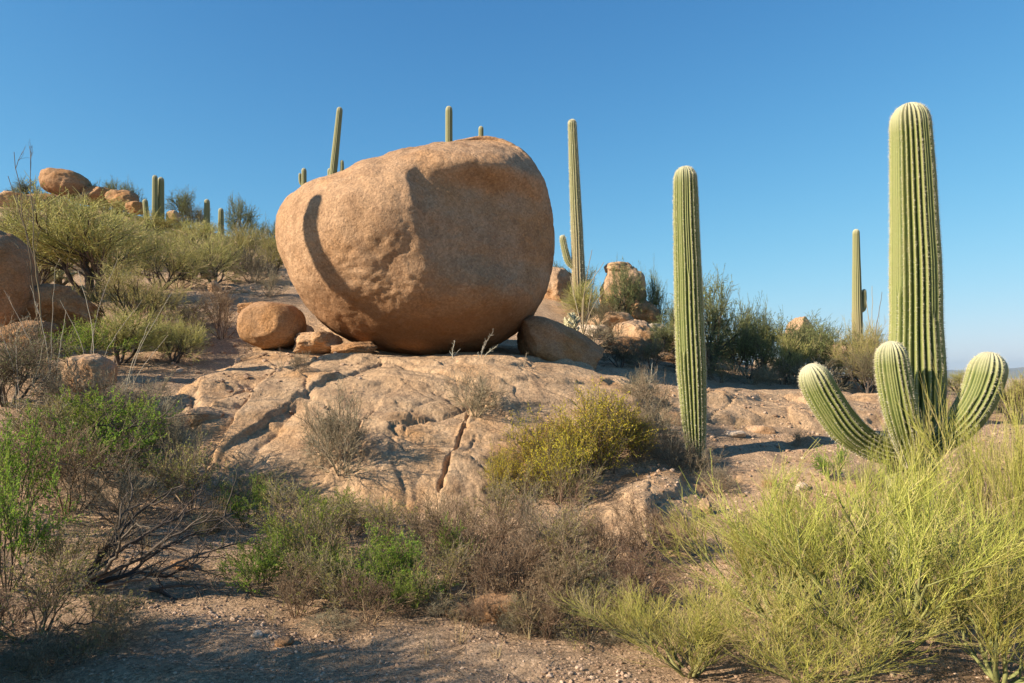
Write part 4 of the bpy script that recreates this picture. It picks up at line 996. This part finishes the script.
cholla(60, 20.6, 256, 'smaller pale cholla right of the other at far left', 3)

# bunch grass
def tuft(loc, h, n, spread, rng, mb):
    a = rng.uniform(0, 6.28, n); l = np.abs(rng.normal(0, spread, n)); D = np.stack([np.cos(a) * l, np.sin(a) * l, np.ones(n)], 1)
    P = grow(np.asarray(loc) + np.stack([np.cos(a), np.sin(a), a * 0], 1) * (h * .16 * rng.uniform(0, 1, n))[:, None], D, h * rng.uniform(.5, 1.1, n), 3, .1, -.02, rng)
    mb.tubes(P, .0016 + .0012 * h, .0006, 3, rng, rng.uniform(0, 1, n))
for px, py, h, n, lab in [(214, 532, .42, 170, 'straw-coloured bunch grass standing on sand below the slab'), (200, 536, .3, 90, 'smaller straw tuft left of the bunch grass on the sand'),
                          (860, 440, .3, 60, 'straw tuft on gravel beside the left arm of the big saguaro'), (945, 410, .3, 70, 'straw tuft right of the big saguaro trunk'), (700, 470, .28, 80, 'straw tuft at the foot of the single-stem saguaro')]:
    b = at(px, None, py); m = MB(); tuft((0, 0, -.02), h, n, .35, np.random.RandomState(int(px)), m)
    tag(link('grass_tuft', m.mesh('grass_tuft', [MP['straw']]), None, tuple(b)), lab, 'grass')
rng = np.random.RandomState(12)
m = MB()
N = 700
y = 5.2 + 30 * rng.uniform(0, 1, N) ** 1.6; x = rng.uniform(-.95, .95, N) * y; dens = perlin(np.stack([x * .5, y * .5, x * 0], 1)) > -.05
x, y = x[dens], y[dens]; z = terrain(x, y); on_rock = gz_many(x, y) > z + .02
for a, b, c in zip(x[~on_rock], y[~on_rock], z[~on_rock]):
    tuft((a, b, c - .02), rng.uniform(.08, .26) * (1 + b / 40), 14, .5, rng, m)
tag(link('dry_grass', m.mesh('dry_grass', [MP['straw']])), 'thin dry grass scattered over gravel and hillside', 'grass', None, 'stuff')
# twigs and leaf litter on the wash
m = MB(); N = 4200
y = 4.2 + 6 * rng.uniform(0, 1, N) ** 1.3; x = rng.uniform(-.8, .75, N) * y; z = gz_many(x, y)
a = rng.uniform(0, 6.28, N); D = np.stack([np.cos(a), np.sin(a), rng.normal(.05, .12, N)], 1)
m.tubes(grow(np.stack([x, y, z + .006], 1), D, rng.uniform(.03, .2, N), 3, .22, 0, rng), .0026, .001, 3, rng, rng.uniform(0, 1, N))
tag(link('twig_litter', m.mesh('twig_litter', [MP['br_twig']])), 'dry twigs littering the gravel of the wash', 'litter', None, 'stuff')
# gravel
def pebbles(n, sampler, smin, smax, seed):
    rng = np.random.RandomState(seed); x, y = sampler(rng, n); z = gz_many(x, y); V0, F0 = ICO[1]
    s = smin * (smax / smin) ** (rng.uniform(0, 1, n) ** 2.6)
    S = s[:, None] * np.stack([rng.uniform(.7, 1.4, n), rng.uniform(.7, 1.4, n), rng.uniform(.45, .9, n)], 1)
    V = V0[None] * (1 + rng.normal(0, .16, (n, len(V0), 1))) * S[:, None] ; a = rng.uniform(0, 6.28, n); c, q = np.cos(a)[:, None], np.sin(a)[:, None]
    V = np.stack([V[..., 0] * c - V[..., 1] * q, V[..., 0] * q + V[..., 1] * c, V[..., 2]], -1) + np.stack([x, y, z + S[:, 2] * .25], 1)[:, None]
    return V.reshape(-1, 3), (F0[None] + (np.arange(n) * len(V0))[:, None, None]).reshape(-1, 3), np.repeat(rng.uniform(0, 1, n), len(V0))
def wash(r, n): y = 4.1 + 4.5 * r.uniform(0, 1, n) ** 1.2; return r.uniform(-.85, .8, n) * y, y
def drift(r, n):
    y = 4.1 + 5. * r.uniform(0, 1, 6 * n); x = r.uniform(-.85, .6, 6 * n) * y; k = np.argsort(-perlin(np.stack([x * .9, y * 1.8, x * 0 + 6], 1)) + r.uniform(0, .5, 6 * n))[:n]
    return x[k], y[k]
def flat(r, n): y = r.uniform(9, 15, n); return y * r.uniform(.15, .75, n), y
def slope(r, n): y = r.uniform(11, 26, n); return y * r.uniform(-.5, -.2, n), y
Vs, Fs, Ts, o = [], [], [], 0
for args in [(16000, wash, .004, .016, 1), (9000, drift, .004, .022, 5), (2500, flat, .01, .045, 2), (1100, slope, .012, .07, 3)]:
    V, Fc, t = pebbles(*args); Vs.append(V); Fs.append(Fc + o); Ts.append(t); o += len(V)
M_PEB = plant_mat('pebbles', (.22, .15, .095), (.40, .285, .18), (.50, .38, .26), 0, 0)
tag(link('gravel', make_mesh('gravel', np.concatenate(Vs), [np.concatenate(Fs)], [M_PEB], None, False, {'tint': np.concatenate(Ts)})), 'loose pebbles strewn over the wash and slopes', 'gravel', None, 'stuff')

# ------------------------------------------------------------------ air
def haze():
    a, z0, z1 = 22000., -66., 360.
    V = [(x, y, z) for z in (z0, z1) for y in (-a, a) for x in (-a, a)]
    f = np.array([(0, 2, 3, 1), (4, 5, 7, 6), (0, 1, 5, 4), (2, 6, 7, 3), (0, 4, 6, 2), (1, 3, 7, 5)])
    m = bpy.data.materials.new('air'); m.use_nodes = True; t = m.node_tree; t.nodes.remove(t.nodes['Principled BSDF'])
    v = t.nodes.new('ShaderNodeVolumePrincipled'); v.inputs['Color'].default_value = (.55, .76, .97, 1); v.inputs['Density'].default_value = 4.2e-5; v.inputs['Anisotropy'].default_value = .2
    t.links.new(v.outputs[0], t.nodes['Material Output'].inputs['Volume'])
    tag(link('haze', make_mesh('haze', V, [f], [m], None, False)), 'faint haze over the desert', 'haze', None, 'stuff')
haze()
# ------------------------------------------------------------------ light, sky, camera
EL, ROT = math.radians(27), math.radians(249)
wd = bpy.data.worlds.new('World'); sc.world = wd; wd.use_nodes = True; nt = wd.node_tree
sky = nt.nodes.new('ShaderNodeTexSky'); sky.sky_type = 'NISHITA'; sky.sun_disc = False; sky.sun_elevation = EL; sky.sun_rotation = ROT
sky.altitude = 900; sky.air_density = 1.0; sky.dust_density = .3; sky.ozone_density = 1.2
# deepen the blue of the dry desert air and hold the horizon below white: c -> a c^1.3 / (1 + b c^1.3) per channel
def nm(op, a, b):
    n = nt.nodes.new('ShaderNodeMath'); n.operation = op
    for k, v in enumerate((a, b)):
        if isinstance(v, (int, float)): n.inputs[k].default_value = v
        else: nt.links.new(v, n.inputs[k])
    return n.outputs[0]
sp = nt.nodes.new('ShaderNodeSeparateColor'); cb = nt.nodes.new('ShaderNodeCombineColor'); nt.links.new(sky.outputs[0], sp.inputs[0])
for k, (a, b) in enumerate([(.42, .15), (1.03, .93), (1.53, 1.32)]):
    c = nm('POWER', nm('MULTIPLY', sp.outputs[k], .197), 1.3)
    nt.links.new(nm('DIVIDE', nm('MULTIPLY', c, a / .197), nm('ADD', 1., nm('MULTIPLY', c, b))), cb.inputs[k])
nt.links.new(cb.outputs[0], nt.nodes['Background'].inputs[0]); nt.nodes['Background'].inputs[1].default_value = .117
sun = bpy.data.lights.new('sun', 'SUN'); sun.energy = 5.0; sun.angle = math.radians(.53); sun.color = (1., .85, .66)
so = bpy.data.objects.new('sun', sun); COL.objects.link(so); so.location = (-20, -8, 20)
from mathutils import Vector
so.rotation_euler = Vector((math.sin(ROT) * math.cos(EL), math.cos(ROT) * math.cos(EL), math.sin(EL))).to_track_quat('Z', 'Y').to_euler()
cam = bpy.data.cameras.new('camera'); cam.sensor_width = 36; cam.lens = 36 * F / 1024; cam.shift_y = (HY - 341.5) / 1024; cam.clip_start = .05; cam.clip_end = 60000
co = bpy.data.objects.new('camera', cam); COL.objects.link(co); co.location = (0, 0, EYE); co.rotation_euler = (PI / 2, 0, 0); sc.camera = co
vs_ = sc.view_settings; vs_.view_transform = 'Standard'; vs_.look = 'None'; vs_.gamma = 1; vs_.exposure = 1.02
cy = sc.cycles; cy.max_bounces = 6; cy.diffuse_bounces = 4; cy.transmission_bounces = 3; cy.glossy_bounces = 2; cy.use_adaptive_sampling = False
cy.use_denoising = True; cy.denoiser = 'OPENIMAGEDENOISE'; cy.denoising_prefilter = 'ACCURATE'; cy.denoising_input_passes = 'RGB_ALBEDO_NORMAL'
